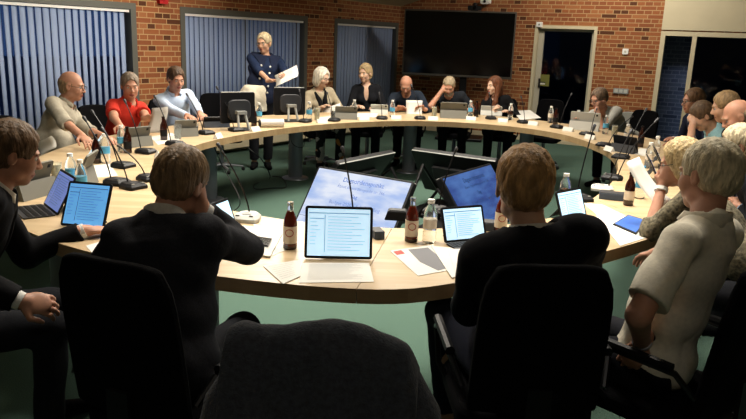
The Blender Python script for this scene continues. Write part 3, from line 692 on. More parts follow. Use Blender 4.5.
    if beard:
        g = Field(Hc-.15, Hc+.15, min(res, .0075)); h = lambda x, y, z: Hc+B@(A3([x, y, z])*s)
        g.ell(h(0, .05, -.088), A3((.050, .048, .046))*s, B, k=.02); g.ell(h(0, .04, -.075), A3((.062, .04, .035))*s, B, k=.02)
        g.ell(h(0, .09, -.064), A3((.026, .05, .012))*s, B, k=.01, sub=True); g.cone(h(-.025, .09, -.05), h(.025, .09, -.05), .007*s, k=.01)
        surf_obj('beard', g, hair_mat(beard), body, org)
    if glasses:
        g = MB(); R_ = .0019 if res < .009 else .0026
        hh = lambda x, y, z: tuple(Hc+B@(A3([x, y, z])*s)-org)
        for q in (-1, 1):
            g.tube([hh(q*.033+.022*math.cos(a), .106-.004*abs(math.cos(a)), -.002+.016*math.sin(a)) for a in [2*PI*i/14 for i in range(15)]], R_, 6)
            g.tube([hh(q*.055, .102, .004), hh(q*.078, .07, .006), hh(q*.083, -.005, .008)], R_, 6)
        g.tube([hh(-.012, .108, .002), hh(.012, .108, .002)], R_, 6)
        part('glasses', g, mat('spectacle_frame', glasses, .3), body, smooth=True)
    # ---- clothes
    def torso(g, t, hem=.0, kk=.045):
        g.ell(P0+sp*.0, (.165*wd+t, .125+t+belly*.4, .115+t), T, k=.03); g.ell(P0+sp*L*.33+tf*(.012+belly*.5), (.152*wd+t, .108+t+belly, .16), T, k=kk)
        g.ell(P0+sp*L*.68, (.162*wd+t, .105+t, .165), T, k=kk); g.cone(S[1]-right*.03, S[-1]+right*.03, .052+t, .052+t, k=kk); g.cone(N-sp*.07-tf*.01, N-sp*.02-tf*.012, .09+t, .066+t, k=.04)
        if fem: 
            for q in (-1, 1): g.ell(P0+sp*L*.62+right*q*.07+tf*.085, (.065, .06, .065), T, k=.03)
    def sleeves(g, kind, t, kk=.03, flare=0):
        for sd in (1, -1):
            E, W = arms[sd][:2]; a = .92 if fem else 1
            if kind == 'short':
                C = S[sd]+(E-S[sd])*scut; n = nrm(E-S[sd]); g.cone(S[sd]-up*.008, E, (.048+t)*a, (.052+t+flare)*a, k=kk, cuts=[(C, n)])
            elif kind == 'elbow':
                C = E+(W-E)*.22; n = nrm(W-E); g.cone(S[sd]-up*.008, E, (.049+t)*a, (.046+t)*a, k=kk); g.cone(E, W, (.046+t)*a, .046*a, k=.02, cuts=[(C, n)])
            elif kind == 'rolled':
                C = E+(W-E)*.45; n = nrm(W-E); g.cone(S[sd], E, (.056+t)*a, (.047+t)*a, k=kk); g.cone(E, W, (.047+t)*a, .04*a, k=.02, cuts=[(C, n)])
            elif kind == 'none': pass
            else:
                C = E+(W-E)*.93; n = nrm(W-E); g.cone(S[sd]-up*.008, E, (.050+t)*a, (.044+t)*a, k=kk); g.cone(E, W, (.046+t)*a, (.031+t)*a, k=.02, cuts=[(C, n)])
    clo, chi = np.min(pts, 0)-.04, np.max(pts, 0)+.04
    wr = .0035 if res > .008 else .007
    def neckcut(g, depth=.0, vee=False):
        g.cone(N-sp*.02+tf*.012, Hc-B[:, 1]*.02, .064+depth, .075+depth, k=.006, sub=True)
        if vee: g.ell(N-sp*.09+tf*.12, (.035, .075, .12), T, k=.012, sub=True)
    kd = top['kind']; cm = top['mat'] if 'mat' in top else fab(top['col'])
    sn = top.get('name', 'shirt')
    g = Field(clo, chi, res); torso(g, .008 if kd != 'jacket' else .002)
    if kd == 'jacket':
        sleeves(g, 'none', 0); neckcut(g, 0, top.get('vee', False)); surf_obj('shirt', g, fab(top.get('inner', '#dcdad4')), body, org)
        g = Field(clo, chi, res); torso(g, .022); sleeves(g, top.get('sleeve', 'long'), .012); 
        g.cone(N-sp*.015, Hc-B[:, 1]*.03, .078, .095, k=.008, sub=True)
        g.ell(P0+sp*L*.70+tf*.17, (.05, .09, .24), T, k=.012, sub=True)
        g.wrinkle(wr, len(PEOPLE), .12); jk = surf_obj(sn, g, cm, body, org)
        for sd in (1, -1):
            E, W = arms[sd][:2]; n = nrm(W-E); c = MB()
            if top.get('sleeve', 'long') == 'long' and top.get('cuffs', True):
                q = Matrix([list(frame3(n, up if abs(n[2]) < .9 else fw)[i]) for i in range(3)])
                a_, b_ = W-n*.035-org, W+n*.006-org; c.tube([tuple(a_), tuple(a_*.5+b_*.5), tuple(b_)], [.036, .0355, .034], 18); part('shirt_cuff', c, fab(top.get('inner', '#dcdad4')), body, smooth=True)
    else:
        sleeves(g, top.get('sleeve', 'long'), .006, flare=top.get('flare', 0)); neckcut(g, top.get('neck', 0), top.get('vee', False)); g.wrinkle(wr*top.get('wr', 1), len(PEOPLE), top.get('wl', .10))
        surf_obj(sn, g, cm, body, org)
    if top.get('vest'):
        g = Field(clo, chi, res); torso(g, .024); neckcut(g, .012, False); g.ell(P0+sp*L*.62+tf*.17-right*.03, (.045, .09, .26), T, k=.01, sub=True)
        for sd in (1, -1): g.cone(S[sd]+right*sd*.02, arms[sd][0], .066, .06, k=.01, sub=True)
        surf_obj('vest', g, fab(top['vest']), body, org)
    cc = collar or top.get('collar')
    if cc:
        # folded collar round the neck, higher behind
        mb = MB(); n = 26; vs = []; gap = .42
        for i in range(n+1):
            a = -PI/2+0+gap+(2*PI-2*gap)*i/n; a = PI/2+gap+(2*PI-2*gap)*i/n      # opening at the front
            d = right*math.cos(a)+tf*math.sin(a)
            bk = .5-.5*math.sin(a)
            b0 = N-sp*(.005+.018*(1-bk))+tf*(.006-.004*bk)
            for rr, zz in ((.074, .0+.012*bk), (.069, .034+.026*bk), (.072, .035+.026*bk), (.087, .0+.010*bk)):
                p_ = b0+d*rr+sp*zz-org; vs.append(tuple(p_))
        fs = [(i*4+j, i*4+j+1, i*4+5+j, i*4+4+j) for i in range(n) for j in range(3)]
        mb.add(vs, fs); o = part('collar', mb, fab(cc), body, smooth=True); so = o.modifiers.new('s', 'SOLIDIFY'); so.thickness = .003
    if top.get('scarf'):
        mb = MB(); q = lambda a, b, c: tuple(N+right*a+tf*b+sp*c-org)
        for sd in (1, -1): mb.tube([q(0, -.075, .03), q(sd*.06, -.04, .02), q(sd*.06, .05, -.03), q(sd*.035, .125, -.12), q(sd*.03, .155, -.25), q(sd*.035, .16, -.38)], [.02, .024, .028, .032, .034, .03], 10)
        part('scarf', mb, fab(top['scarf']), body, smooth=True)
    # trousers + shoes
    g = Field(lo-.03, hi+.03, max(res, .010)); g.ell(P0-up*.01, (.168*wd, .13, .115), T if not stand else frame3(fw, up), k=.03)
    for sd in (1, -1):
        hip, K, An = leg[sd]; n = nrm(An-K); g.cone(hip, K, .092*wd, .066, k=.035); g.cone(K, An, .064, .054, k=.025, cuts=[(K+(An-K)*.93, n)])
    g.halfspace(P0+up*.10, up)
    g.wrinkle(.004, len(PEOPLE)+40, .13)
    surf_obj('trousers', g, legs if not isinstance(legs, str) else fab(legs), body, org)
    if lower:
        g = Field(P0-.4, P0+.3, res); g.ell(P0+A3(lower[1]), (.19, .155, .17), k=.03); g.cone(P0+A3(lower[1])+up*.05, P0+A3(lower[1])-up*.2, .15, .17, k=.03); g.halfspace(P0-up*.16, -up); g.halfspace(P0+up*.15, up); g.wrinkle(.006, 5); surf_obj('skirt', g, fab(lower[0]), body, org)
    for sd in (1, -1):
        hip, K, An = leg[sd]; g = Field(An-A3([.3, .3, .14]), An+A3([.3, .3, .12]), .008); z0 = An[2]-.09
        fd = nrm(fwl+rl*sd*.15); a = An+A3([0, 0, -.045])-fd*.02; g.cone(a, An+fd*.15+A3([0, 0, -.06]), .042, .032, k=.02); g.cone(An, a, .04, .042, k=.02, cuts=[(An+A3([0, 0, -.01]), up)]); g.halfspace([0, 0, z0+.004], [0, 0, -1])
        surf_obj('shoe', g, fab(shoes, 0, 60, 0), body, org)
    return dict(body=body, org=org, Hc=Hc, B=B, N=N, S=S, arms=arms, T=T, P0=P0, sp=sp)
# ------------------------------------------------------------------ chairs
def chair_proto(cm=None):
    cm = cm or MT['chair']
    t = thing('conference_chair', 'x', 'chair', (0, 0, 0)); 
    mb = MB(); mb.rbox((0, 0, .44), (.47, .45, .07), .09); part('seat', mb, cm, t, smooth=True, bevel=.015)
    mb = MB(); n = 9; m = 8; vs = []
    for side in (0, 1):
        for j in range(m+1):
            v = j/m; z = .50+v*.53; hw = .215*(1-.08*v**3)-.05*max(0, v-.85)/.15*.6
            for i in range(n+1):
                u = -1+2*i/n; y = -.235-.07*v-.03*(1-u*u)+side*.04; vs.append((u*hw, y, z-.02*abs(u)**4*v))
    k = (n+1)*(m+1); fs = []
    for j in range(m):
        for i in range(n):
            a = j*(n+1)+i; fs += [(a, a+1, a+n+2, a+n+1), (k+a, k+a+n+1, k+a+n+2, k+a+1)]
    for i in range(n): a = m*(n+1)+i; fs += [(i, k+i, k+i+1, i+1), (a, a+1, k+a+1, k+a)]
    for j in range(m): a = j*(n+1); b = a+n; fs += [(a, a+n+1, k+a+n+1, k+a), (b, k+b, k+b+n+1, b+n+1)]
    mb.add(vs, fs); part('backrest', mb, cm, t, smooth=True, bevel=.012)
    for s in (-1, 1):
        mb = MB(); mb.tube([(s*.235, -.22, .58), (s*.265, -.16, .655), (s*.27, .10, .665), (s*.265, .15, .63)], .011); a = part('armrest', mb, MT['chrome'], t, smooth=True)
        mb = MB(); mb.tube([(s*.268, -.15, .672), (s*.27, .11, .68)], .017); part('arm_pad', mb, MT['black'], a, smooth=True)
        mb = MB(); mb.tube([(s*.265, .15, .63), (s*.255, .12, .5), (s*.2, .05, .41)], .011); part('arm_support', mb, MT['black'], t, smooth=True)
    mb = MB(); mb.lathe([(.03, .06), (.03, .40), (.05, .41)], n=14); part('column', mb, MT['steel'], t, smooth=True)
    mb = MB(); mb.box((0, -.17, .44), (.08, .22, .015)); mb.box((0, -.285, .52), (.08, .015, .17)); part('back_bracket', mb, MT['black'], t)
    for q in range(5):
        a = q*2*PI/5+.3; mb = MB(); mb.tube([(0, 0, .085), (.28*math.cos(a), .28*math.sin(a), .06)], [.022, .013]); l = part('base_leg', mb, MT['steel'], t, smooth=True)
        mb = MB(); mb.sphere((.28*math.cos(a), .28*math.sin(a), .026), .026, 10); part('caster', mb, MT['rubber'], l, smooth=True)
    return t
CH = chair_proto(); _first = [True]
def chair(x, y, yaw, label, cmat=None):
    if _first[0]:
        _first[0] = False; CH.location = (x, y, 0); CH.rotation_euler = (0, 0, -math.radians(yaw)); CH['label'] = label; c = CH
    else: c = dup(CH, (x, y, 0), -math.radians(yaw), label)
    if y > 3.4: c.scale = (.92, 1, .90)
    c['group'] = 'conference chairs around the ring table'; return c

# ------------------------------------------------------------------ the people
def seated(key, label, short, seat, yaw, head, **k):
    r = person(key, label, seat, yaw, head, **k); f = yawv(yaw)
    cs = k.get('chairshift', 0)
    cq = k.get('chair') or (seat[0]-f[0]*.03, seat[1]-f[1]*.03, yaw); chair(cq[0], cq[1], cq[2], 'black conference chair under '+short); return r
G = '#9c968a'
R_ = {}
R_['suitL'] = seated('suitL', 'person in a dark suit in profile at the left edge, typing on the table', 'the dark-suited person at the left edge', (-1.66, 2.45), 66, (13, 154, 2.75), hyaw=58, pitch=16, skin='r', hair=('short', '#5e472f', .014), top=dict(kind='jacket', col='#101012', name='suit_jacket', vee=True), collar='#d8d4ca', res=.006,
    hands=dict(l=dict(at=tuple(at(84, 231, .775)), dir=(.75, .65, -.05), nm=(0, 0, -1), curl=.45, pole=(-.3, .2, -1)), r=dict(px=(20, 301, 2.5), dir=(.8, .3, -.2), nm=(-.2, .6, -.6), curl=.8)))
R_['suitC'] = seated('suitC', 'person in a dark suit seen from behind, cheek resting on one hand', 'the person in the dark suit resting a cheek on one hand', (-.68, 2.16), 8, (181, 183, 2.45), s=1.03, drop=-.015, chair=(-.64, 2.17, 22), hyaw=22, pitch=20, roll=6, hair=('short', '#80674a', .009), top=dict(kind='jacket', mat=fab('#26262a', .2, 120, .2, 260), name='suit_jacket'), collar='#cfcac0', res=.006, skin='r', fat=1.05, sh_w=.165,
    hands=dict(r=dict(face=(.082, .058, -.075), dir=(-.25, .3, .9), nm=(-.9, -.2, .2), curl=.9, pole=(.75, .35, -1)), l=dict(at=(-.98, 2.66, .78), nm=(0, 0, -1))))
R_['suitR'] = seated('suitR', 'person with light brown hair in a black suit seen from behind, nearest the viewer', 'the black-suited person nearest the viewer', (.57, 2.18), 2, (524, 187, 2.28), s=1.08, drop=-.015, chair=(.53, 2.30, -4), lean=.03, shrug=(.045, -.01), hyaw=2, pitch=8, hair=('short', '#a07a4c', .009), top=dict(kind='jacket', col='#0e0e12', name='suit_jacket'), collar='#d0cbc0', res=.006, sh_w=.175, legs='#1b1d28',
    hands=dict(l=dict(at=(.42, 2.58, .79), nm=(0, 0, -1), pole=(-.15, 0, -1)), r=dict(at=(.80, 2.62, .79), nm=(0, 0, -1), pole=(.35, 0, -1))),
    knees=dict(l=(tuple(at(442, 312, .58)), tuple(at(447, 415, .10))), r=((.78, 2.5, .54), (.80, 2.45, .10))))
R_['white'] = seated('white', 'person with white hair in a white short-sleeved shirt, one arm hanging down', 'the person in the white short-sleeved shirt', (1.06, 2.38), -42, (708, 176, 2.46), s=1.02, drop=-.01, lean=-.06,  scut=.8, hyaw=-30, pitch=8, roll=4, skin='r', hair=('short', '#c2b596', .010), top=dict(kind='shirt', col='#ddd5c2', sleeve='short', flare=.012, wr=1.3, wl=.13), collar='#ddd5c2', res=.006, belly=.015, sh_w=.19,
    hands=dict(l=dict(px=(642, 343, 2.42), dir=(-.35, .15, -.9), nm=(.5, .6, 0), curl=.6, pole=(-.55, -.7, 0)), r=dict(at=(1.25, 2.95, .79), nm=(0, 0, -1))), legs='#17181e')
R_['curly'] = seated('curly', 'person with short sandy curls, chin on a hand with a white bracelet', 'the person with sandy curls', (1.93, 3.12), -55, (681, 163, 3.6), hyaw=-62, pitch=14, fem=True, skin='r', hair=('curly', '#b09a70', .012, .004), glasses='#201a18', top=dict(kind='shirt', mat=mat('speckled_knit', '#6c6552', .95, noise=.75, nscale=60, bump=.4), sleeve='elbow', name='cardigan'), res=.008,
    hands=dict(l=dict(face=(-.04, .10, -.11), dir=(.2, -.1, .9), nm=(.3, .3, .2), curl=.9, pole=(-.6, -.2, -1))))
R_['greyglasses'] = seated('greyglasses', 'person with grey-blond hair and glasses in a dark jacket at the right edge', 'the grey-haired person with glasses at the right edge', (2.52, 3.92), -68, (738, 146, 4.05), hyaw=-70, pitch=12, skin='r', hair=('short', '#bcae90', .009), glasses='#1b1816', top=dict(kind='jacket', col='#15171c', inner='#7f97ac', name='dark_jacket'), collar='#7f97ac', res=.008)
R_['baldR'] = seated('baldR', 'bald person in dark clothes bending forward at the right edge', 'the bald person at the right edge', (2.98, 4.72), -72, (737, 117, 4.95), hyaw=-80, pitch=26, skin='r', hair=('fringe', '#8d7c66', .002), top=dict(kind='shirt', col='#191a20', sleeve='long'), res=.009, fat=1.12)
R_['brownR'] = seated('brownR', 'person with brown swept hair beside the bald person at the right', 'the person with swept brown hair at the right', (3.22, 5.52), -78, (725, 107, 5.7), hyaw=-72, pitch=16, skin='f', hair=('short', '#8c7250', .010), top=dict(kind='shirt', col='#20222a', sleeve='long'), res=.009)
R_['aqua'] = seated('aqua', 'person in an aqua shirt leaning a bowed head on one hand', 'the person in the aqua shirt', (3.30, 6.20), -84, (702, 116, 6.1), hyaw=-88, pitch=36, skin='f', hair=('short', '#57432f', .010), top=dict(kind='shirt', col='#8fb8bd', sleeve='short'), res=.009,
    hands=dict(l=dict(face=(-.045, .115, -.01), dir=(.4, .2, .9), nm=(.3, .6, .2), curl=.9, pole=(-.6, -.2, -1))))
R_['navyR'] = seated('navyR', 'person with thin-framed glasses in a navy jacket and pale shirt, right side', 'the person with glasses in the navy jacket', (3.55, 7.05), -96, (693, 101, 6.95), hyaw=-92, pitch=6, skin='r', hair=('short', '#6d5138', .010), glasses='#2a221c', top=dict(kind='jacket', col='#1c2233', inner='#c7cddb', name='navy_jacket'), collar='#c7cddb', res=.009,
    hands=dict(l=dict(at=(2.98, 6.82, .78), nm=(0, 0, -1)), r=dict(at=(3.05, 7.15, .78), nm=(0, 0, -1))))
R_['greytee'] = seated('greytee', 'person in a grey t-shirt leaning chin on one hand behind a silver laptop', 'the person in the grey t-shirt', (3.12, 8.62), 232, (599, 99, 8.25), hyaw=243, pitch=18, skin='r', hair=('short', '#6c5846', .012), glasses='#3a302a', top=dict(kind='shirt', col='#9c9a92', sleeve='short'), res=.009,
    hands=dict(l=dict(face=(-.045, .085, -.085), dir=(.35, .3, .8), nm=(.5, -.3, 0), curl=1.1, pole=(.3, -.3, -1)), r=dict(px=(578, 120, 8.15), nm=(0, 0, -1))), legs='#14151a')
R_['longhair'] = seated('longhair', 'person with very long auburn hair in a black top, looking aside', 'the person with long auburn hair', (1.72, 9.66), 194, (494, 86, 9.35), hyaw=238, pitch=2, fem=True, skin='p', hair=('long', '#5f3720', .014), top=dict(kind='shirt', col='#121214', sleeve='long', vee=True, flare=.01), res=.009)
R_['handface'] = seated('handface', 'person with grey beard in a dark t-shirt rubbing the forehead with one hand', 'the bearded person with a hand on the forehead', (1.10, 9.78), 190, (449, 86, 9.32), hyaw=188, pitch=30, skin='r', hair=('thin', '#9a8a70', .005), beard='#8d8577', top=dict(kind='shirt', col='#202328', sleeve='short'), res=.009,
    hands=dict(r=dict(face=(.085, .085, -.02), dir=(.6, .1, .75), nm=(.2, .8, -.2), curl=.5, pole=(-.7, -.3, -1))))
R_['baldread'] = seated('baldread', 'bald person in a dark jumper bending over a sheet of paper', 'the bald person reading a sheet', (.45, 9.80), 184, (406, 85, 9.3), hyaw=184, pitch=34, skin='r', hair=('fringe', '#8c8070', .002), top=dict(kind='shirt', col='#242b36', sleeve='long'), res=.009, sh_w=.18,
    hands=dict(l=dict(px=(424, 109, 9.1), dir=(-.7, -.3, .2), nm=(-.2, -.6, -.3)), r=dict(px=(397, 109, 9.1), dir=(.7, -.3, .2), nm=(.2, -.6, -.3))))
R_['blond'] = seated('blond', 'person with tied-back fair hair in a black v-neck top', 'the fair-haired person in black', (-.12, 9.58), 182, (365, 73, 9.35), hyaw=208, pitch=6, fem=True, skin='p', hair=('updo', '#9f8965', .010), top=dict(kind='shirt', col='#15161a', sleeve='elbow', vee=True), res=.009)
R_['whitehair'] = seated('whitehair', 'person with a white bob and glasses in a beige cardigan and black scarf', 'the person with the white bob', (-.72, 9.28), 160, (322, 78, 9.0), hyaw=128, pitch=8, fem=True, skin='p', hair=('bob', '#d8d2c2', .02), glasses='#3a3430', top=dict(kind='shirt', col='#a89c84', sleeve='long', scarf='#121214', name='cardigan'), res=.009, legs=FLOWER)
R_['lblue'] = seated('lblue', 'person with short dark hair in a pale blue shirt looking down', 'the person in the pale blue shirt', (-2.18, 7.62), 138, (176, 79, 7.35), hyaw=140, pitch=14, skin='r', hair=('short', '#43301f', .011), top=dict(kind='shirt', col='#b9c8dd', sleeve='long'), collar='#b9c8dd', res=.009, sh_w=.172,
    hands=dict(l=dict(px=(203, 119, 7.05), nm=(0, 0, -1)), r=dict(px=(196, 121, 6.95), nm=(0, 0, -1))))
R_['redpolo'] = seated('redpolo', 'person in a bright red polo shirt holding a sheet of paper', 'the person in the red polo shirt', (-2.52, 6.70), 122, (130, 86, 6.55), hyaw=150, pitch=8, skin='r', hair=('short', '#77695a', .007), top=dict(kind='shirt', col='#b93226', sleeve='short', flare=.012), collar='#b93226', res=.009, sh_w=.172,
    hands=dict(l=dict(px=(147, 121, 6.2), dir=(.7, -.4, .1), nm=(-.3, -.5, -.4)), r=dict(px=(124, 136, 5.9), nm=(0, 0, -1))))
R_['greyshirt'] = seated('greyshirt', 'bald person with dark glasses in a pale grey shirt, in profile', 'the bald person in the pale grey shirt', (-2.78, 5.72), 92, (72, 86, 5.85), hyaw=84, pitch=8, skin='r', hair=('fringe', '#8c7459', .002), glasses='#14100e', beard=None, top=dict(kind='shirt', col='#a39c8c', sleeve='elbow', flare=.01), collar='#a39c8c', res=.008, belly=.05, sh_w=.18,
    hands=dict(r=dict(px=(88, 143, 5.35), nm=(0, 0, -1)), l=dict(px=(104, 137, 5.75), nm=(0, 0, -1))))
R_['standing'] = person('standing', 'person with short blond hair standing to read from a sheet, navy dotted vest', (-1.45, 8.78), 170, (264, 43, 8.72), hyaw=198, pitch=8, fem=True, skin='f', stand=True, wide=1.22, hair=('short', '#b5a484', .011, .003), glasses='#4a3a30', top=dict(kind='shirt', col='#1c2740', sleeve='elbow', vest='#1b2236'), res=.008, lower=('#d8d0bc', (-.075, -.04, .0)),
    hands=dict(r=dict(px=(272, 84, 8.42), dir=(.8, -.2, .1), nm=(0, -.3, -.8), curl=.6, pole=(-.8, -.3, -1)), l=dict(px=(287, 79, 8.40), dir=(-.2, -.5, .2), nm=(-.5, -.3, .3), curl=.6, pole=(.8, -.1, -1))), sh_w=.185)
# buttons down the vest
o = R_['standing']; 
for k in range(5):
    for sd in (-1, 1):
        if sd == 1 and k % 2: continue
        p = o['P0']+o['sp']*(.02+.085*k)+o['T'][:, 1]*(.150 if k < 4 else .142)+o['T'][:, 0]*(sd*.055-.01)-o['org']
        part('button', MB().sphere(tuple(p), .013, 8), MT['white'], o['body'], smooth=True)
# watch and bracelet
def band(r, sd, rad, w, m, name, off=.0, face=False):
    E, W = r['arms'][sd][:2]; n = nrm(W-E); c = W-n*(.015+off)-r['org']; mb = MB(); mb.tube([tuple(c-n*w), tuple(c+n*w)], rad, 18); o = part(name, mb, m, r['body'], smooth=True)
    if face: mb = MB(); q = nrm(np.cross(n, [0, 1, 0])); mb.sphere(tuple(c+q*rad), .016, 10); part('watch_face', mb, MT['black'], o, smooth=True)
band(R_['white'], -1, .033, .008, MT['steel'], 'wristwatch', face=True); band(R_['curly'], -1, .034, .010, MT['white'], 'bracelet')
# empty chairs
chair(-1.9, 8.55, 150, 'empty black conference chair behind the standing person'); chair(2.35, 9.75, 205, 'empty dark conference chair in front of the glass door'); chair(3.38, 7.85, 245, 'empty dark chair turned in front of the brick pier')
gc = chair_proto(MT['chairg']); gc.scale = (.85, 1, .85); gc.location = (3.12, 8.80, 0); gc.rotation_euler = (0, 0, -math.radians(215)); gc['label'] = 'empty pale grey conference chair beside the grey t-shirt'; gc['group'] = 'conference chairs around the ring table'
jc = chair(-.085, 1.735, 2, 'black conference chair under the draped jacket, front middle'); jc.scale = (.86, 1, 1)
# ------------------------------------------------------------------ jacket over the front chair
def drape():
    t = thing('draped_jacket', 'charcoal wool jacket draped over the front middle chair', 'jacket', (-.085, 1.735, 0), math.radians(-2))
    n, m = 44, 40; vs = []
    for j in range(m+1):
        v = -1+2*j/m                       # -1 front hem .. 0 rim .. +1 rear hem
        for i in range(n+1):
            u = -1+2*i/n; a = abs(v)
            hw = .205+(.085 if u > 0 else .035)*a**1.2
            rim = 1.05-(.045 if u > 0 else .008)*abs(u)**3+.010*math.sin(u*5+1)-(.05 if u > 0 else .015)*max(0, abs(u)-.85)/.15
            th = v*PI/2*min(1, 6*a)/1 if a < 1/6 else 0
            drop = max(0, a-.05)*.60
            y = -.315+(-1 if v > 0 else 1)*(.045*min(1, a*10)+.07*a)
            z = rim-drop-(.018*min(1, a*10))
            fold = .020*math.sin(u*7+2.5*v)*a+.012*math.sin(u*15-3*v+1)*a+.003*math.sin(u*21+7*v)
            y += (-1 if v > 0 else 1)*fold
            x = u*hw+.01*math.sin(v*6+u*3)
            vs.append((x, y, z))
    fs = [(j*(n+1)+i, j*(n+1)+i+1, (j+1)*(n+1)+i+1, (j+1)*(n+1)+i) for j in range(m) for i in range(n)]
    mb = MB(); mb.add(vs, fs); o = part('cloth', mb, MT['cloth'], t, smooth=True); s = o.modifiers.new('s', 'SOLIDIFY'); s.thickness = .008; ss = o.modifiers.new('ss', 'SUBSURF'); ss.levels = 1; ss.render_levels = 1
    # empty sleeves hanging at the sides
    for sd in (-1, 1):
        g = MB(); x = sd*.20; g.tube([(x-sd*.03, -.31, .96), (x+sd*.01, -.33, .86), (x+sd*.035, -.35, .72), (x+sd*.03, -.34, .54), (x+sd*.05, -.36, .40)], [.035, .055, .055, .05, .045], 14); part('sleeve', g, MT['cloth'], t, smooth=True)
    if 0: g.tube([(-.11, -.27, 1.045), (-.06, -.265, 1.055), (.06, -.265, 1.055), (.12, -.27, 1.04)], [.008, .013, .013, .008], 10); part('collar', g, MT['cloth'], t, smooth=True)
drape()
# ------------------------------------------------------------------ things on the table
TZ = .741
def tpos(px, py, z=TZ): p = at(px, py, z); return Vector((p[0], p[1], z))
def depth_of(p): return float((A3(p)-CP)@_F)
def mic(px, py, tx, ty, label, pale=False, dd=0.0, rz=0):
    b = tpos(px, py); t = thing('gooseneck_microphone', label, 'microphone', b, rz, 'gooseneck microphones on the ring table')
    tip = Vector(along(tx, ty, depth_of(b)+dd))-b; inv = Matrix.Rotation(-rz, 4, 'Z'); tip = inv @ tip
    m = MB(); pts = [(-.055, -.06), (.055, -.06), (.065, -.02), (.055, .05), (.03, .075), (-.03, .075), (-.055, .05), (-.065, -.02)]
    vs = [(x*1.08, y*1.08, 0) for x, y in pts]+[(x*1.08, y*1.08, .018) for x, y in pts]+[(x*.8, y*.8+.004, .034) for x, y in pts]
    fs = [tuple(range(8))[::-1], tuple(range(16, 24))]+[(i+8*k, (i+1) % 8+8*k, 8*k+8+(i+1) % 8, 8*k+8+i) for k in (0, 1) for i in range(8)]
    m.add(vs, fs); part('base', m, MT['ltgrey'] if pale else MT['black'], t, bevel=.003)
    m = MB(); m.lathe([(.028, .033), (.026, .037)], (0, -.005, 0), 18); part('speaker_grille', m, MT['grey'] if pale else MT['dark'], t)
    for k in (-1, 1): m = MB(); m.box((.035*k, -.045, .034), (.018, .010, .005)); part('button', m, MT['chrome'] if pale else MT['grey'], t)
    p0 = Vector((0, .045, .03)); d = tip-p0; c = p0+Vector((0, 0, 1))*d.length*.25+d*.15
    pts = []
    for k in range(13):
        u = k/12*.93; pts.append(p0*(1-u)**2+2*c*u*(1-u)+(tip)*u*u)
    m = MB(); m.tube(pts, .0042, 7); part('gooseneck', m, MT['blackmetal'], t, smooth=True)
    e = (tip-pts[-2]).normalized(); m = MB(); m.tube([pts[-1]-e*.005, pts[-1]+e*.01, tip-e*.008, tip], [.006, .0095, .0105, .006], 10); part('capsule', m, MT['dark'], t, smooth=True)
    return t
def bottle_cola(px, py, label, s=1.0):
    t = thing('glass_bottle', label, 'bottle', tpos(px, py), random.random()*0+.0, 'small glass drink bottles')
    prof = [(.029, 0), (.031, .004), (.031, .115), (.027, .14), (.014, .172), (.0125, .2), (.0145, .203), (.0145, .209)]
    part('bottle_body', MB().lathe([(r, z) for r, z in prof[:5]], n=22), MT['cola'], t, smooth=True)
    part('neck', MB().lathe([(.0138, .1722), (.0125, .2), (.0145, .203), (.0145, .212)], n=18), MT['clear'], t, smooth=True)
    part('base_ring', MB().lathe([(.0312, .003), (.0315, .016)], n=22), MT['brown'], t, smooth=True)
    lb = part('label', MB().lathe([(.0316, .028), (.0316, .105)], n=24), MT['label'], t, smooth=True)
    m = MB(); m.tube([(.017*math.cos(a), -.0318-.0+.006*(math.cos(a)**2)*1.0, .077+.016*math.sin(a)) for a in [2*PI*k/16 for k in range(17)]], .0022, 6); part('printed_ring', m, MT['redink'], lb)
    return t
def bottle_brown(px, py, label):
    t = thing('brown_bottle', label, 'bottle', tpos(px, py), 0, 'small brown bottles on the table')
    part('bottle_body', MB().lathe([(.028, 0), (.03, .004), (.03, .11), (.026, .135), (.013, .165), (.0125, .195)], n=18), MT['brown'], t, smooth=True)
    part('cap', MB().lathe([(.0145, .193), (.0145, .204)], n=14), MT['blackmetal'], t); part('label', MB().lathe([(.0305, .035), (.0305, .09)], n=18), MT['black'], t, smooth=True); return t
def bottle_brownlabel(px, py, label):
    t = bottle_brown(px, py, label); [c for c in t.children if c.name.startswith('label')][0].data.materials[0] = MT['label']; return t
def bottle_water(px, py, label, cap='whitecap', lab='bluelabel'):
    t = thing('water_bottle', label, 'bottle', tpos(px, py), 0, 'water bottles on the table')
    part('bottle_body', MB().lathe([(.028, 0), (.032, .006), (.032, .05), (.0305, .055), (.032, .06), (.032, .13), (.028, .155), (.015, .18), (.014, .19)], n=22), MT['clear'], t, smooth=True)
    part('cap', MB().lathe([(.0165, .188), (.0165, .207)], n=16), MT[cap], t); part('label', MB().lathe([(.0326, .07), (.0326, .115)], n=22), MT[lab], t, smooth=True); return t
def glass(px, py, label, m='juice', h=.13, fill=.7):
    t = thing('drinking_glass', label, 'glass', tpos(px, py), 0, 'drinking glasses on the table')
    part('glass_body', MB().lathe([(.029, 0), (.033, h), (.031, h), (.028, .008)], n=20), MT['clear'], t, smooth=True); part('drink', MB().lathe([(.0275, .009), (.0305, h*fill)], n=18), MT[m], t, smooth=True); return t
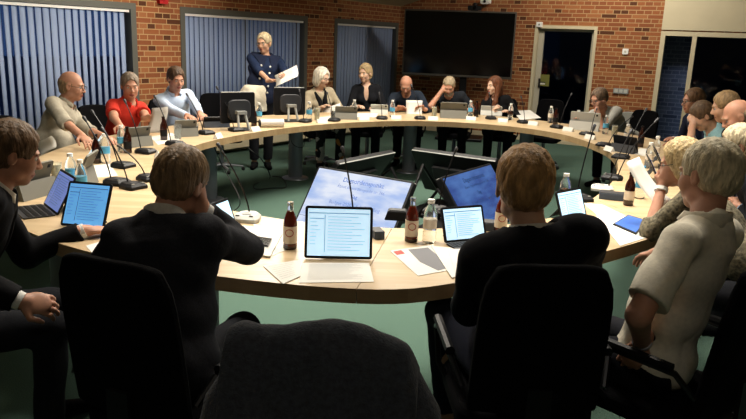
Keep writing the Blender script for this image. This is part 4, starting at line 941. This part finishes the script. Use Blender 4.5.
def tablet(label, bl, br, h, tilt, lit='pale', kb=0, cat='tablet', doc=True, z=TZ, thin=.008, casem='black', side=None, stand=True, width=None):
    """bl, br: where the lower corners of the screen stand, as seen; the screen faces the side with bl on its left"""
    a, b = tpos(*bl, z), tpos(*br, z); d = b-a; w = width or d.length; c = (a+b)/2; rz = math.atan2(d.y, d.x)
    t = thing('tablet' if cat == 'tablet' else 'laptop', label, cat, c, rz)
    hs = part('housing', MB().rbox((0, thin/2, h/2), (w, thin, h), .012, axis=1), MT[casem], t, bevel=.001); hs.rotation_euler = (-tilt, 0, 0); hs.location = (0, 0, .004)
    part('display', MB().box((0, -.0008, h/2), (w-.024, .0012, h-.024)), SC[lit], hs)
    if doc:
        m = MB(); W2, H2 = w-.03, h-.03
        m.box((0, -.0018, h/2+H2*.42), (W2, .0006, .0035)); m.box((-W2*.23, -.0018, h/2-.005), (.0025, .0006, H2*.82)); m.box((-W2*.36, -.0018, h/2+H2*.30), (W2*.24, .0006, .003))
        random.seed(len(label)); 
        for k in range(12):
            L = W2*random.uniform(.35, .62); m.box((-W2*.18+L/2, -.0018, h/2+H2*(.34-.066*k)), (L, .0006, .0016))
        for k in range(7): L = W2*random.uniform(.08, .18); m.box((-W2*.47+L/2, -.0018, h/2+H2*(.22-.08*k)), (L, .0006, .0016))
        part('document_lines', m, SC['line' if lit == 'pale' else 'dline'], hs)
    if stand: m = MB(); m.add([(-w*.25, .055, h*.45), (w*.25, .055, h*.45), (w*.25, .12, 0), (-w*.25, .12, 0), (-w*.25, .06, h*.45), (w*.25, .06, h*.45), (w*.25, .125, 0), (-w*.25, .125, 0)], [(0, 1, 2, 3), (7, 6, 5, 4), (0, 4, 5, 1), (2, 6, 7, 3), (1, 5, 6, 2), (0, 3, 7, 4)]); part('kickstand', m, MT['dark'], t)
    if kb:
        k_ = part('keyboard', MB().rbox((0, -kb/2-.004, .004), (w, kb, .006), .01), MT['dark'], t)
        m = MB()
        for r in range(4):
            for q in range(11): m.box((-w*.43+w*.086*q, -.025-(kb-.05)/3.2*r, .0085), (w*.07, kb*.14, .002))
        part('keys', m, MT['black'], k_)
    return t
def tablet_back(label, px, py, rz, w=.26, h=.18, tilt=.45, m='caseg', cat='tablet', low=0.0, name='tablet'):
    """a tablet in a folding case seen from behind; the back faces local -y"""
    p = tpos(px, py); t = thing(name, label, cat, p, rz, 'propped tablets seen from behind')
    hs = part('case_back', MB().rbox((0, .004, h/2), (w, .012, h), .012, axis=1), MT[m], t); hs.rotation_euler = (tilt*.75, 0, 0); hs.location = (0, .03, .004)
    part('display', MB().box((0, .0105, h/2), (w-.03, .001, h-.03)), SC['pale'], hs)
    part('camera_dot', MB().box((w*.38, -.003, h*.86), (.02, .002, .02)), MT['black'], hs)
    f = MB(); f.add([(-w/2, .04, 0), (w/2, .04, 0), (w/2, -.055, 0), (-w/2, -.055, 0), (-w/2, -.028, h*.5), (w/2, -.028, h*.5)], [(0, 1, 2, 3), (3, 2, 5, 4), (4, 5, 1, 0), (0, 3, 4), (1, 5, 2)]); part('folded_stand', f, MT['dark' if m == 'black' else m], t)
    return t
def sheet(name, label, pts, cat='paper', m='paper', lines=0, z=TZ, th=.0012, curl=0):
    """a sheet lying on the table, outline seen at pts"""
    q = [tpos(x, y, z) for x, y in pts]; c = sum(q, Vector())/len(q); t = thing(name, label, cat, c)
    n = len(q); vs = [(p.x-c.x, p.y-c.y, 0) for p in q]+[(p.x-c.x, p.y-c.y, th) for p in q]
    if sum((q[i].x*q[(i+1) % n].y-q[(i+1) % n].x*q[i].y) for i in range(n)) < 0: vs = vs[:n][::-1]+vs[n:][::-1]
    fs = [tuple(range(n))[::-1], tuple(range(n, 2*n))]+[(i, (i+1) % n, n+(i+1) % n, n+i) for i in range(n)]
    part('page', MB().add(vs, fs), MT[m], t)
    if lines:
        a, b, c2, d = [Vector((p.x-c.x, p.y-c.y, th)) for p in q[:4]]; mb = MB()      # a-b top edge, d-c bottom edge
        for k in range(lines):
            v = .10+.8*k/lines; l = a.lerp(d, v); r = b.lerp(c2, v); u1 = .9-.25*random.random(); p0 = l.lerp(r, .1); p1 = l.lerp(r, u1); dn = (d-a).normalized()*.0016; e = Vector((0, 0, .0006))
            mb.add([p0+e, p1+e, p1+dn+e, p0+dn+e], [(3, 2, 1, 0)])
        part('printed_lines', mb, MT['ink'], t)
    return t
def held(name, label, p, r, u, w, h, cat='paper', bend=.02, m='paper', lines=8):
    """a sheet held in the air: centre p, unit right r, unit up u"""
    p = Vector(p); r = Vector(r).normalized(); u = Vector(u); u = (u-r*u.dot(r)).normalized(); nn = r.cross(u); t = thing(name, label, cat, p); vs = []; fs = []
    for j in range(7):
        for i in range(5):
            a, b = i/4-.5, j/6-.5; vs.append(r*a*w+u*b*h+nn*bend*(b*b*4+.5*a))
    fs = [(j*5+i, j*5+i+1, (j+1)*5+i+1, (j+1)*5+i) for j in range(6) for i in range(4)]
    o = part('page', MB().add(vs, fs), MT[m], t, smooth=True); s = o.modifiers.new('s', 'SOLIDIFY'); s.thickness = .001; return t
# microphones ------------------------------------------------
W1 = 'gooseneck microphone with '
mic(117, 184, 83, 116, 'tallest black gooseneck microphone at the left, base nearest the person at the left edge', rz=1.2)
mic(123, 167, 91, 110, 'black gooseneck microphone behind the tallest one, tip near the grey shirt', rz=1.2)
mic(133, 188, 101, 127, 'black gooseneck microphone whose base is just behind the two left screens', rz=1.0)
mic(149, 180, 117, 145, 'low black gooseneck microphone on the inner table edge behind the cheek-resting person', rz=.9)
mic(146, 153, 124, 99, 'black gooseneck microphone in front of the red polo shirt', rz=1.3)
mic(175, 145, 154, 95, 'black gooseneck microphone between the red polo and the pale blue shirt', rz=1.1)
mic(206, 134, 186, 93, 'black gooseneck microphone in front of the pale blue shirt', rz=.9)
mic(236, 131, 216, 86, 'black gooseneck microphone beside the left black monitor', rz=.7)
mic(247, 220, 217, 143, 'gooseneck microphone with pale grey base beside the phone', pale=True, rz=-.1)
mic(353, 226, 342, 146, 'gooseneck microphone standing behind the centre front tablet')
mic(436, 213, 457, 147, 'gooseneck microphone leaning right, right of the clear water bottle', rz=-.4)
t = thing('table_speaker', 'low black device on the table just left of the drink bottles', 'device', tpos(397, 219), -.1); part('body', MB().box((0, 0, .025), (.13, .09, .05), taper=.75), MT['black'], t, bevel=.006); part('top_panel', MB().box((0, 0, .051), (.08, .05, .004)), MT['dark'], t)
mic(305, 122, 299, 89, 'black gooseneck microphone in front of the person with the white bob', rz=2.9)
mic(334, 121, 327, 92, 'black gooseneck microphone between the white bob and the fair-haired person', rz=2.9)
mic(382, 119, 379, 92, 'black gooseneck microphone between the fair-haired and the reading bald person', rz=3.1)
mic(420, 119, 411, 84, 'black gooseneck microphone in front of the reading bald person', rz=3.1)
mic(491, 119, 489, 92, 'black gooseneck microphone in front of the long auburn hair', rz=3.2)
mic(523, 123, 521, 96, 'black gooseneck microphone in front of the open white papers', rz=3.3)
mic(557, 128, 572, 93, 'black gooseneck microphone leaning right before the glass door', rz=3.5)
mic(587, 135, 597, 108, 'black gooseneck microphone beside the silver laptop', rz=3.7)
mic(604, 146, 633, 116, 'black gooseneck microphone on the far right curve of the table', rz=4.0)
mic(620, 158, 647, 108, 'long gooseneck microphone in front of the dark empty chair', rz=4.2)
mic(611, 179, 659, 118, 'longest gooseneck microphone at right, tip before the dark chair', rz=4.3)
mic(601, 190, 632, 129, 'gooseneck microphone with pale grey base right of the nearest black suit', pale=True, rz=4.4)
mic(580, 200, 595, 124, 'gooseneck microphone just right of the light-brown hair', rz=.2)
# bottles and glasses ----------------------------------------
bottle_cola(290, 248, 'glass bottle of red-brown drink left of the centre front tablet'); bottle_cola(411, 241, 'glass bottle of red-brown drink beside the clear water bottle')
bottle_cola(500, 232, 'glass bottle of red-brown drink half hidden by the light-brown hair')
bottle_water(429, 242, 'clear water bottle beside the drink bottle, front middle', lab='label')
bottle_brownlabel(628, 205, 'brown bottle with cream label in front of the person with curls')
bottle_water(639, 198, 'clear water bottle with blue cap behind the brown bottle at right', cap='bluecap')
bottle_water(106, 163, 'water bottle with blue label in front of the grey shirt'); bottle_water(122, 152, 'water bottle with blue label in front of the red polo shirt')
bottle_water(72, 188, 'water bottle with blue label behind the left laptop'); bottle_water(82, 196, 'water bottle behind the second left screen')
bottle_brown(97, 163, 'brown bottle left of the grey shirt water bottle'); bottle_brown(128, 153, 'brown bottle beside the grey tablet case at left'); bottle_brown(164, 140, 'brown bottle under the paper of the red polo person')
glass(178, 139, 'tall clear glass in front of the pale blue shirt', 'water'); glass(195, 134, 'glass of dark drink in front of the pale blue shirt', 'brown', .1); glass(57, 180, 'pale cup near the left laptop', 'juice', .11, .9)
bottle_brown(254, 126, 'brown bottle between the two black monitors'); bottle_water(259, 122, 'teal-labelled water bottle between the two black monitors')
bottle_water(309, 120, 'water bottle in front of the white bob, blue label'); glass(317, 120, 'glass of pale juice in front of the white bob', 'juice', .14, .9); glass(333, 118, 'dark drink glass left of the fair-haired person', 'brown', .1, .8)
bottle_water(354, 117, 'small water bottle in front of the fair-haired person', lab='label'); bottle_water(392, 117, 'water bottle with blue label beside the reading bald person')
glass(434, 117, 'glass of pale juice beside the propped grey tablet', 'juice', .13, .9); bottle_water(470, 117, 'water bottle with blue label left of the long auburn hair'); bottle_brown(476, 117, 'brown bottle left of the long auburn hair')
bottle_water(510, 120, 'water bottle with white cap right of the long auburn hair', lab='brown'); bottle_water(550, 123, 'water bottle before the glass door', lab='label'); bottle_brown(555, 125, 'brown bottle before the glass door')
bottle_water(577, 128, 'water bottle with blue label left of the silver laptop'); bottle_water(605, 134, 'clear water bottle beside the arm of the grey t-shirt'); glass(614, 137, 'pale glass right of the grey t-shirt', 'juice', .13, .9)
bottle_water(626, 145, 'clear bottle on the right curve, before the brick pier', lab='label'); bottle_brown(640, 147, 'brown bottle before the dark empty chair'); bottle_water(655, 160, 'clear bottle before the navy jacket', lab='label'); bottle_water(648, 168, 'clear bottle left of the upright blue tablet', lab='label')
bottle_water(563, 208, 'small bottle with white cap just right of the light-brown hair', lab='brown')
# screens ----------------------------------------------------
tablet('centre front tablet showing a pale document page', (304, 259), (372, 260.5), .225, .30, 'pale', casem='black')
tablet('front tablet with keyboard, between the water bottle and the black suit', (445, 244), (487, 240), .17, .38, 'pale', kb=.10)
tablet('tablet screen right of the nearest black-suited person', (560, 224), (589, 217), .17, .36, 'pale', kb=.09, width=.24)
tablet('laptop with violet-blue screen facing the person at the left edge', (43, 205), (57, 216), .21, .5, 'violet', kb=.15, cat='laptop')
tablet('tall blue tablet between the left laptop and the dark suit', (60, 226), (104, 230), .22, .45, 'blue')
tablet('small tablet peeping out right of the cheek-resting person', (222, 232), (235, 226), .14, .35, 'pale', doc=False, width=.16)
t = sheet('tablet', 'tablet lying flat with deep blue screen in front of the white shirt', [(628, 216), (648, 222), (636, 235), (613, 225)], 'tablet', 'black', z=.744, th=.008)
q = [Vector((c.co.x, c.co.y, 0)) for c in t.children[0].data.vertices][4:]; cc = sum(q, Vector())/4; q = [cc+(a-cc)*.9 for a in q]; part('display', MB().add([(a.x, a.y, .0086) for a in q]+[(a.x, a.y, .0092) for a in q], [(3, 2, 1, 0), (4, 5, 6, 7), (0, 1, 5, 4), (1, 2, 6, 5), (2, 3, 7, 6), (3, 0, 4, 7)]), SC['deep'], t)
tablet('upright blue tablet in front of the person with curls', (668, 196), (652, 170), .2, .5, 'deep', width=.26, doc=False)
tablet('narrow violet tablet behind the upright blue one at right', (670, 176), (657, 160), .18, .5, 'violet', width=.22, doc=False)
tablet_back('grey folding tablet case before the person at the left edge', 34, 196, 1.3, .27, .19)
tablet_back('white-backed tablet leaning beside the left water bottles', 92, 160, 1.9, .26, .2, m='ltgrey', tilt=.8)
tablet_back('olive-backed tablet standing behind the left laptop', 84, 186, 1.7, .25, .22, m='caseg', tilt=.6)
tablet_back('grey folding tablet case before the red polo shirt', 137, 146, .9, .24, .16)
tablet_back('grey tablet case before the pale blue shirt', 186, 136, .6, .2, .15)
tablet_back('black tablet before the hands of the pale blue shirt', 216, 127, .5, .26, .12, m='black', tilt=.8)
tablet_back('grey tablet case between the white bob and the fair-haired person', 346, 119, .1, .26, .15)
tablet_back('pale-backed tablet before the fair-haired person', 379, 114, 0, .22, .12, m='ltgrey')
tablet_back('large grey tablet case before the bearded person', 453, 118, 0, .33, .2)
tablet_back('silver-backed tablet before the long auburn hair', 491, 115, -.1, .28, .12, m='ltgrey')
tablet_back('silver laptop lid before the grey t-shirt', 584, 130, -.45, .33, .2, m='ltgrey', tilt=.2, cat='laptop', name='laptop')
tablet_back('dark tablet on the right curve of the table', 624, 152, -.9, .24, .15, m='black')
# two monitors seen from behind
for (px, py, rz, lab) in ((243, 131, .62, 'black monitor seen from behind, left of the two before the standing person'), (294, 122, .42, 'black monitor seen from behind, right of the two before the standing person')):
    t = thing('desk_monitor', lab, 'monitor', tpos(px, py)+Vector((-.05, .1, 0)), rz, 'desk monitors seen from behind')
    part('housing', MB().rbox((0, .05, .21), (.36, .035, .30), .02, axis=1), MT['black'], t, bevel=.004); part('rear_bulge', MB().rbox((0, .02, .19), (.24, .04, .2), .06, axis=1), MT['dark'], t, smooth=True, bevel=.006); part('top_rim', MB().box((0, .055, .362), (.34, .03, .006)), MT['ltgrey'], t)
    part('display', MB().box((0, .069, .21), (.33, .002, .27)), SC['blue'], t)
    m = MB(); m.tube([(-.055, -.10, .01), (-.035, -.03, .18), (.035, -.03, .18), (.055, -.10, .01)], .013); m.box((0, -.03, .17), (.1, .06, .03)); part('stand', m, MT['grey'], t); part('foot', MB().box((0, -.03, .006), (.2, .2, .012)), MT['dark'], t, bevel=.003)
# papers -----------------------------------------------------
sheet('paper_sheet', 'white printed page lying before the centre front tablet', [(303, 263), (369, 263), (374, 282), (299, 283)], lines=16)
sheet('paper_sheet', 'loose white sheet lying askew left of the centre tablet', [(263, 266), (299, 260), (301, 276), (283, 284)], z=.7395+.003, lines=8)
sheet('brochure', 'brochure with a grey photo and small red logo, front middle', [(390, 251), (432, 245), (462, 268), (418, 276)], 'brochure', lines=0)
sheet('brochure_print', 'grey printed picture on the brochure', [(406, 248), (430, 246), (455, 268), (436, 270)], 'print', 'ink', z=.7427, th=.0004) if False else None
sheet('paper_sheet', 'white sheet on top of the brochure, pointing to the viewer', [(431, 246), (452, 248), (462, 274), (452, 278)], z=.7445)
sheet('paper_sheet', 'white sheet before the keyboard of the front tablet', [(448, 249), (488, 248), (496, 272), (456, 275)], z=.746)
sheet('white_folder', 'white folder under the black phone', [(236, 226), (284, 232), (270, 258), (226, 252)], 'folder', th=.008)
sheet('paper_sheet', 'white sheet with red print left of the drink bottle', [(253, 224), (284, 231), (286, 250), (272, 256)], z=.7405, lines=0)
t = sheet('phone', 'black phone lying on the white folder', [(245, 236), (272, 240), (268, 247), (243, 243)], 'phone', 'screenblk', z=.7515, th=.008)
sheet('paper_sheet', 'white sheet at the elbow of the cheek-resting person', [(86, 246), (106, 240), (112, 252), (97, 259)], lines=0)
sheet('paper_sheet', 'long white sheet right of the nearest black suit', [(583, 203), (603, 205), (650, 228), (626, 240)], lines=0)
sheet('paper_sheet', 'white sheet beneath the flat blue tablet', [(596, 216), (618, 212), (652, 236), (620, 246)], lines=0, z=.7425)
sheet('paper_sheet', 'white sheet under the left blue tablet', [(58, 232), (80, 222), (104, 235), (76, 242)], lines=0)
sheet('papers', 'flat papers before the grey shirt', [(85, 166), (110, 164), (118, 176), (88, 178)], lines=0)
sheet('papers', 'flat papers before the red polo shirt', [(150, 137), (172, 133), (180, 140), (158, 145)], lines=0)
sheet('papers', 'open white papers between the long auburn hair and the glass door', [(513, 111), (530, 110), (541, 118), (520, 120)], lines=0, z=.746)
sheet('papers', 'white papers before the white bob', [(318, 118), (330, 116), (334, 120), (322, 122)], lines=0)
sheet('papers', 'small stack of papers before the fair-haired person', [(356, 114), (378, 114), (376, 118), (355, 118)], lines=0, th=.012)
sheet('papers', 'white papers on the right curve before the dark chair', [(640, 148), (655, 150), (648, 157), (634, 154)], lines=0)
R0 = Vector((1, 0, 0))
held('paper_sheet', 'white sheet held by the standing person', along(287, 77, 8.30), (.8, -.1, .38), (-.2, .75, .5), .30, .21)
held('paper_sheet', 'white sheet held by the bald reading person', along(414, 109, 9.05), (1, 0, 0), (0, .35, .9), .21, .22)
held('paper_sheet', 'white sheet held by the person in the red polo', along(158, 121, 6.15), (.7, -.5, .1), (.25, .3, .8), .24, .24)
held('paper_sheet', 'white sheet held up before the person with the white bob', along(331, 112, 8.8), (.9, -.2, .3), (.1, .6, .5), .26, .18)
held('paper_sheet', 'white page standing diagonally before the person with curls', along(647, 184, 3.72), (.55, .6, .05), (-.62, .15, .55), .15, .30)
held('paper_sheet', 'white sheet lifted behind the ear of the person at the left edge', along(46, 146, 5.2), (.8, -.2, .38), (-.3, .1, .5), .20, .09)
t = [o for o in COL.objects if o.get('label', '').startswith('brochure with')][0]
for nm, pts, m in (('photo_print', [(408, 249.5), (428, 247.5), (452, 267), (438, 270.5), (420, 262)], 'ink'), ('printed_logo', [(393, 251.5), (401, 250), (405, 253.5), (397, 255)], 'redink')):
    q = [tpos(x, y, .7425)-t.location for x, y in pts]; n = len(q); part(nm, MB().add([(p.x, p.y, .0012) for p in q]+[(p.x, p.y, .0018) for p in q], [tuple(range(n)), tuple(range(n, 2*n))[::-1]]+[(i, (i+1) % n, n+(i+1) % n, n+i) for i in range(n)]), MT[m], t)
# small boxes, roll, name cards
t = thing('small_box', 'small slate-blue box right of the centre tablet', 'box', tpos(377, 237), .3); part('body', MB().rbox((0, 0, .018), (.05, .09, .036), .004), MT['box'], t, bevel=.003); part('lid', MB().box((0, 0, .037), (.048, .086, .003)), MT['dark'], t)
t = thing('slate_box', 'long slate-blue box left of the brown bottle at right', 'box', tpos(613, 199), -.35); part('body', MB().rbox((0, 0, .02), (.17, .09, .04), .004), MT['box'], t, bevel=.003); part('lid', MB().box((0, 0, .0415), (.165, .086, .004)), MT['dark'], t)
t = thing('small_box', 'slate-blue box half hidden beside the light-brown hair', 'box', tpos(487, 229), -.2); part('body', MB().rbox((0, 0, .02), (.13, .08, .04), .004), MT['box'], t, bevel=.003); part('lid', MB().box((0, 0, .0415), (.125, .076, .004)), MT['dark'], t)
t = thing('paper_roll', 'thick white paper roll between the two black monitors', 'roll', tpos(272, 127)+Vector((0, 0, .04)), .35); part('roll', MB().tube([(-.12, 0, 0), (.12, 0, 0)], .042, 22), MT['paper'], t, smooth=True); part('end_cap', MB().tube([(-.135, 0, 0), (-.12, 0, 0)], .038, 22), MT['black'], t, smooth=True)
whos = [(396, 119, 'the reading bald person'), (433, 120, 'the pale juice glass'), (471, 120, 'the bottles left of the long auburn hair'), (503, 122, 'the white-capped bottle near the auburn hair'), (533, 125, 'the open papers by the door'), (568, 131, 'the silver laptop'), (364, 120, 'the fair-haired person'), (322, 123, 'the person with the white bob'), (218, 138, 'the pale blue shirt'), (158, 157, 'the red polo shirt'), (255, 131, 'the left black monitor'), (609, 151, 'the pale glass right of the grey t-shirt'), (590, 139, 'the microphone beside the silver laptop')]
cen = Vector((.35, 5.9, 0))
for x, y, w in whos:
    p = tpos(x, y); d = p-cen; rz = math.atan2(d.y, d.x)-PI/2
    t = thing('name_card', 'folded white name card in front of '+w, 'name card', p, rz, 'folded name cards along the table')
    part('card', MB().add([(-.06, -.025, 0), (.06, -.025, 0), (.06, .025, 0), (-.06, .025, 0), (-.06, 0, .045), (.06, 0, .045)], [(3, 2, 1, 0), (0, 1, 5, 4), (2, 3, 4, 5), (0, 4, 3), (1, 2, 5)]), MT['paper'], t)
# cables under the far left table edge
def cable(label, pts, r=.005): 
    m = MB(); c = Vector(pts[0]); Q = catmull_open([Vector(p)-c for p in pts]); m.tube(Q, r, 6); o = part('cable', m, MT['rubber'], None, smooth=True); o.location = c; tag(o, label, 'cable', 'cables hanging under the table')
def catmull_open(P, n=6):
    P = [P[0]]+P+[P[-1]]; out = []
    for i in range(1, len(P)-2):
        for j in range(n):
            t = j/n; a, b, c, d = P[i-1:i+3]; out.append(.5*((2*b)+(-a+c)*t+(2*a-5*b+4*c-d)*t*t+(-a+3*b-3*c+d)*t*t*t))
    out.append(P[-2]); return out
def fl(px, py, z=.008): p = at(px, py, z); return (p[0], p[1], z)
cable('black cable looping on the carpet below the two monitors', [fl(248, 148, .66), (at(262, 160, .3)[0], at(262, 160, .3)[1], .3), fl(270, 178), fl(255, 184), fl(256, 189), fl(272, 188), fl(286, 187), fl(282, 178), fl(272, 176)])
cable('black cable drooping at the left column leg', [tuple(at(213, 144, .70)), tuple(along(222, 165, 6.6)), tuple(along(240, 200, 6.0)), fl(232, 212)])
cable('pale cable loop hanging beside the second column leg', [tuple(along(291, 128, 7.7)), tuple(along(292, 143, 7.68)), tuple(along(303, 147, 7.75)), tuple(along(306, 130, 7.85))], .004)
# ------------------------------------------------------------------ light
def area(name, loc, size, power, col=(1, .92, .80), rot=(0, 0, 0), spread=None):
    l = bpy.data.lights.new(name, 'AREA'); l.shape = 'RECTANGLE'; l.size, l.size_y = size; l.energy = power; l.color = col
    if spread: l.spread = spread
    o = bpy.data.objects.new(name, l); COL.objects.link(o); o.location = loc; o.rotation_euler = rot; return o
area('overhead_light', (-.9, 4.5, 3.4), (.5, 2.2), 100, spread=1.9)
area('overhead_light', (1.4, 4.5, 3.4), (.5, 2.2), 100, spread=1.9)
area('overhead_light', (.2, -1.0, 3.9), (1.2, .6), 14)  # added fill behind the camera, lifts the dark foreground
area('overhead_light', (.3, 8.0, 3.1), (2.6, .5), 185, spread=2.6)
area('wall_fill', (2.7, 10.6, 3.3), (3.0, .4), 120, rot=(.55, 0, -.478))  # added unseen light aimed at the brick wall to brighten it
area('wall_fill', (-1.2, 7.9, 2.75), (.4, 3.6), 200, rot=(0, .9, .59))  # added unseen light that brightens the blinds and window wall
vs = bpy.context.scene.view_settings
vs.view_transform = 'Standard'; vs.look = 'None'; vs.gamma = 1; vs.use_curve_mapping = False; vs.exposure = 0
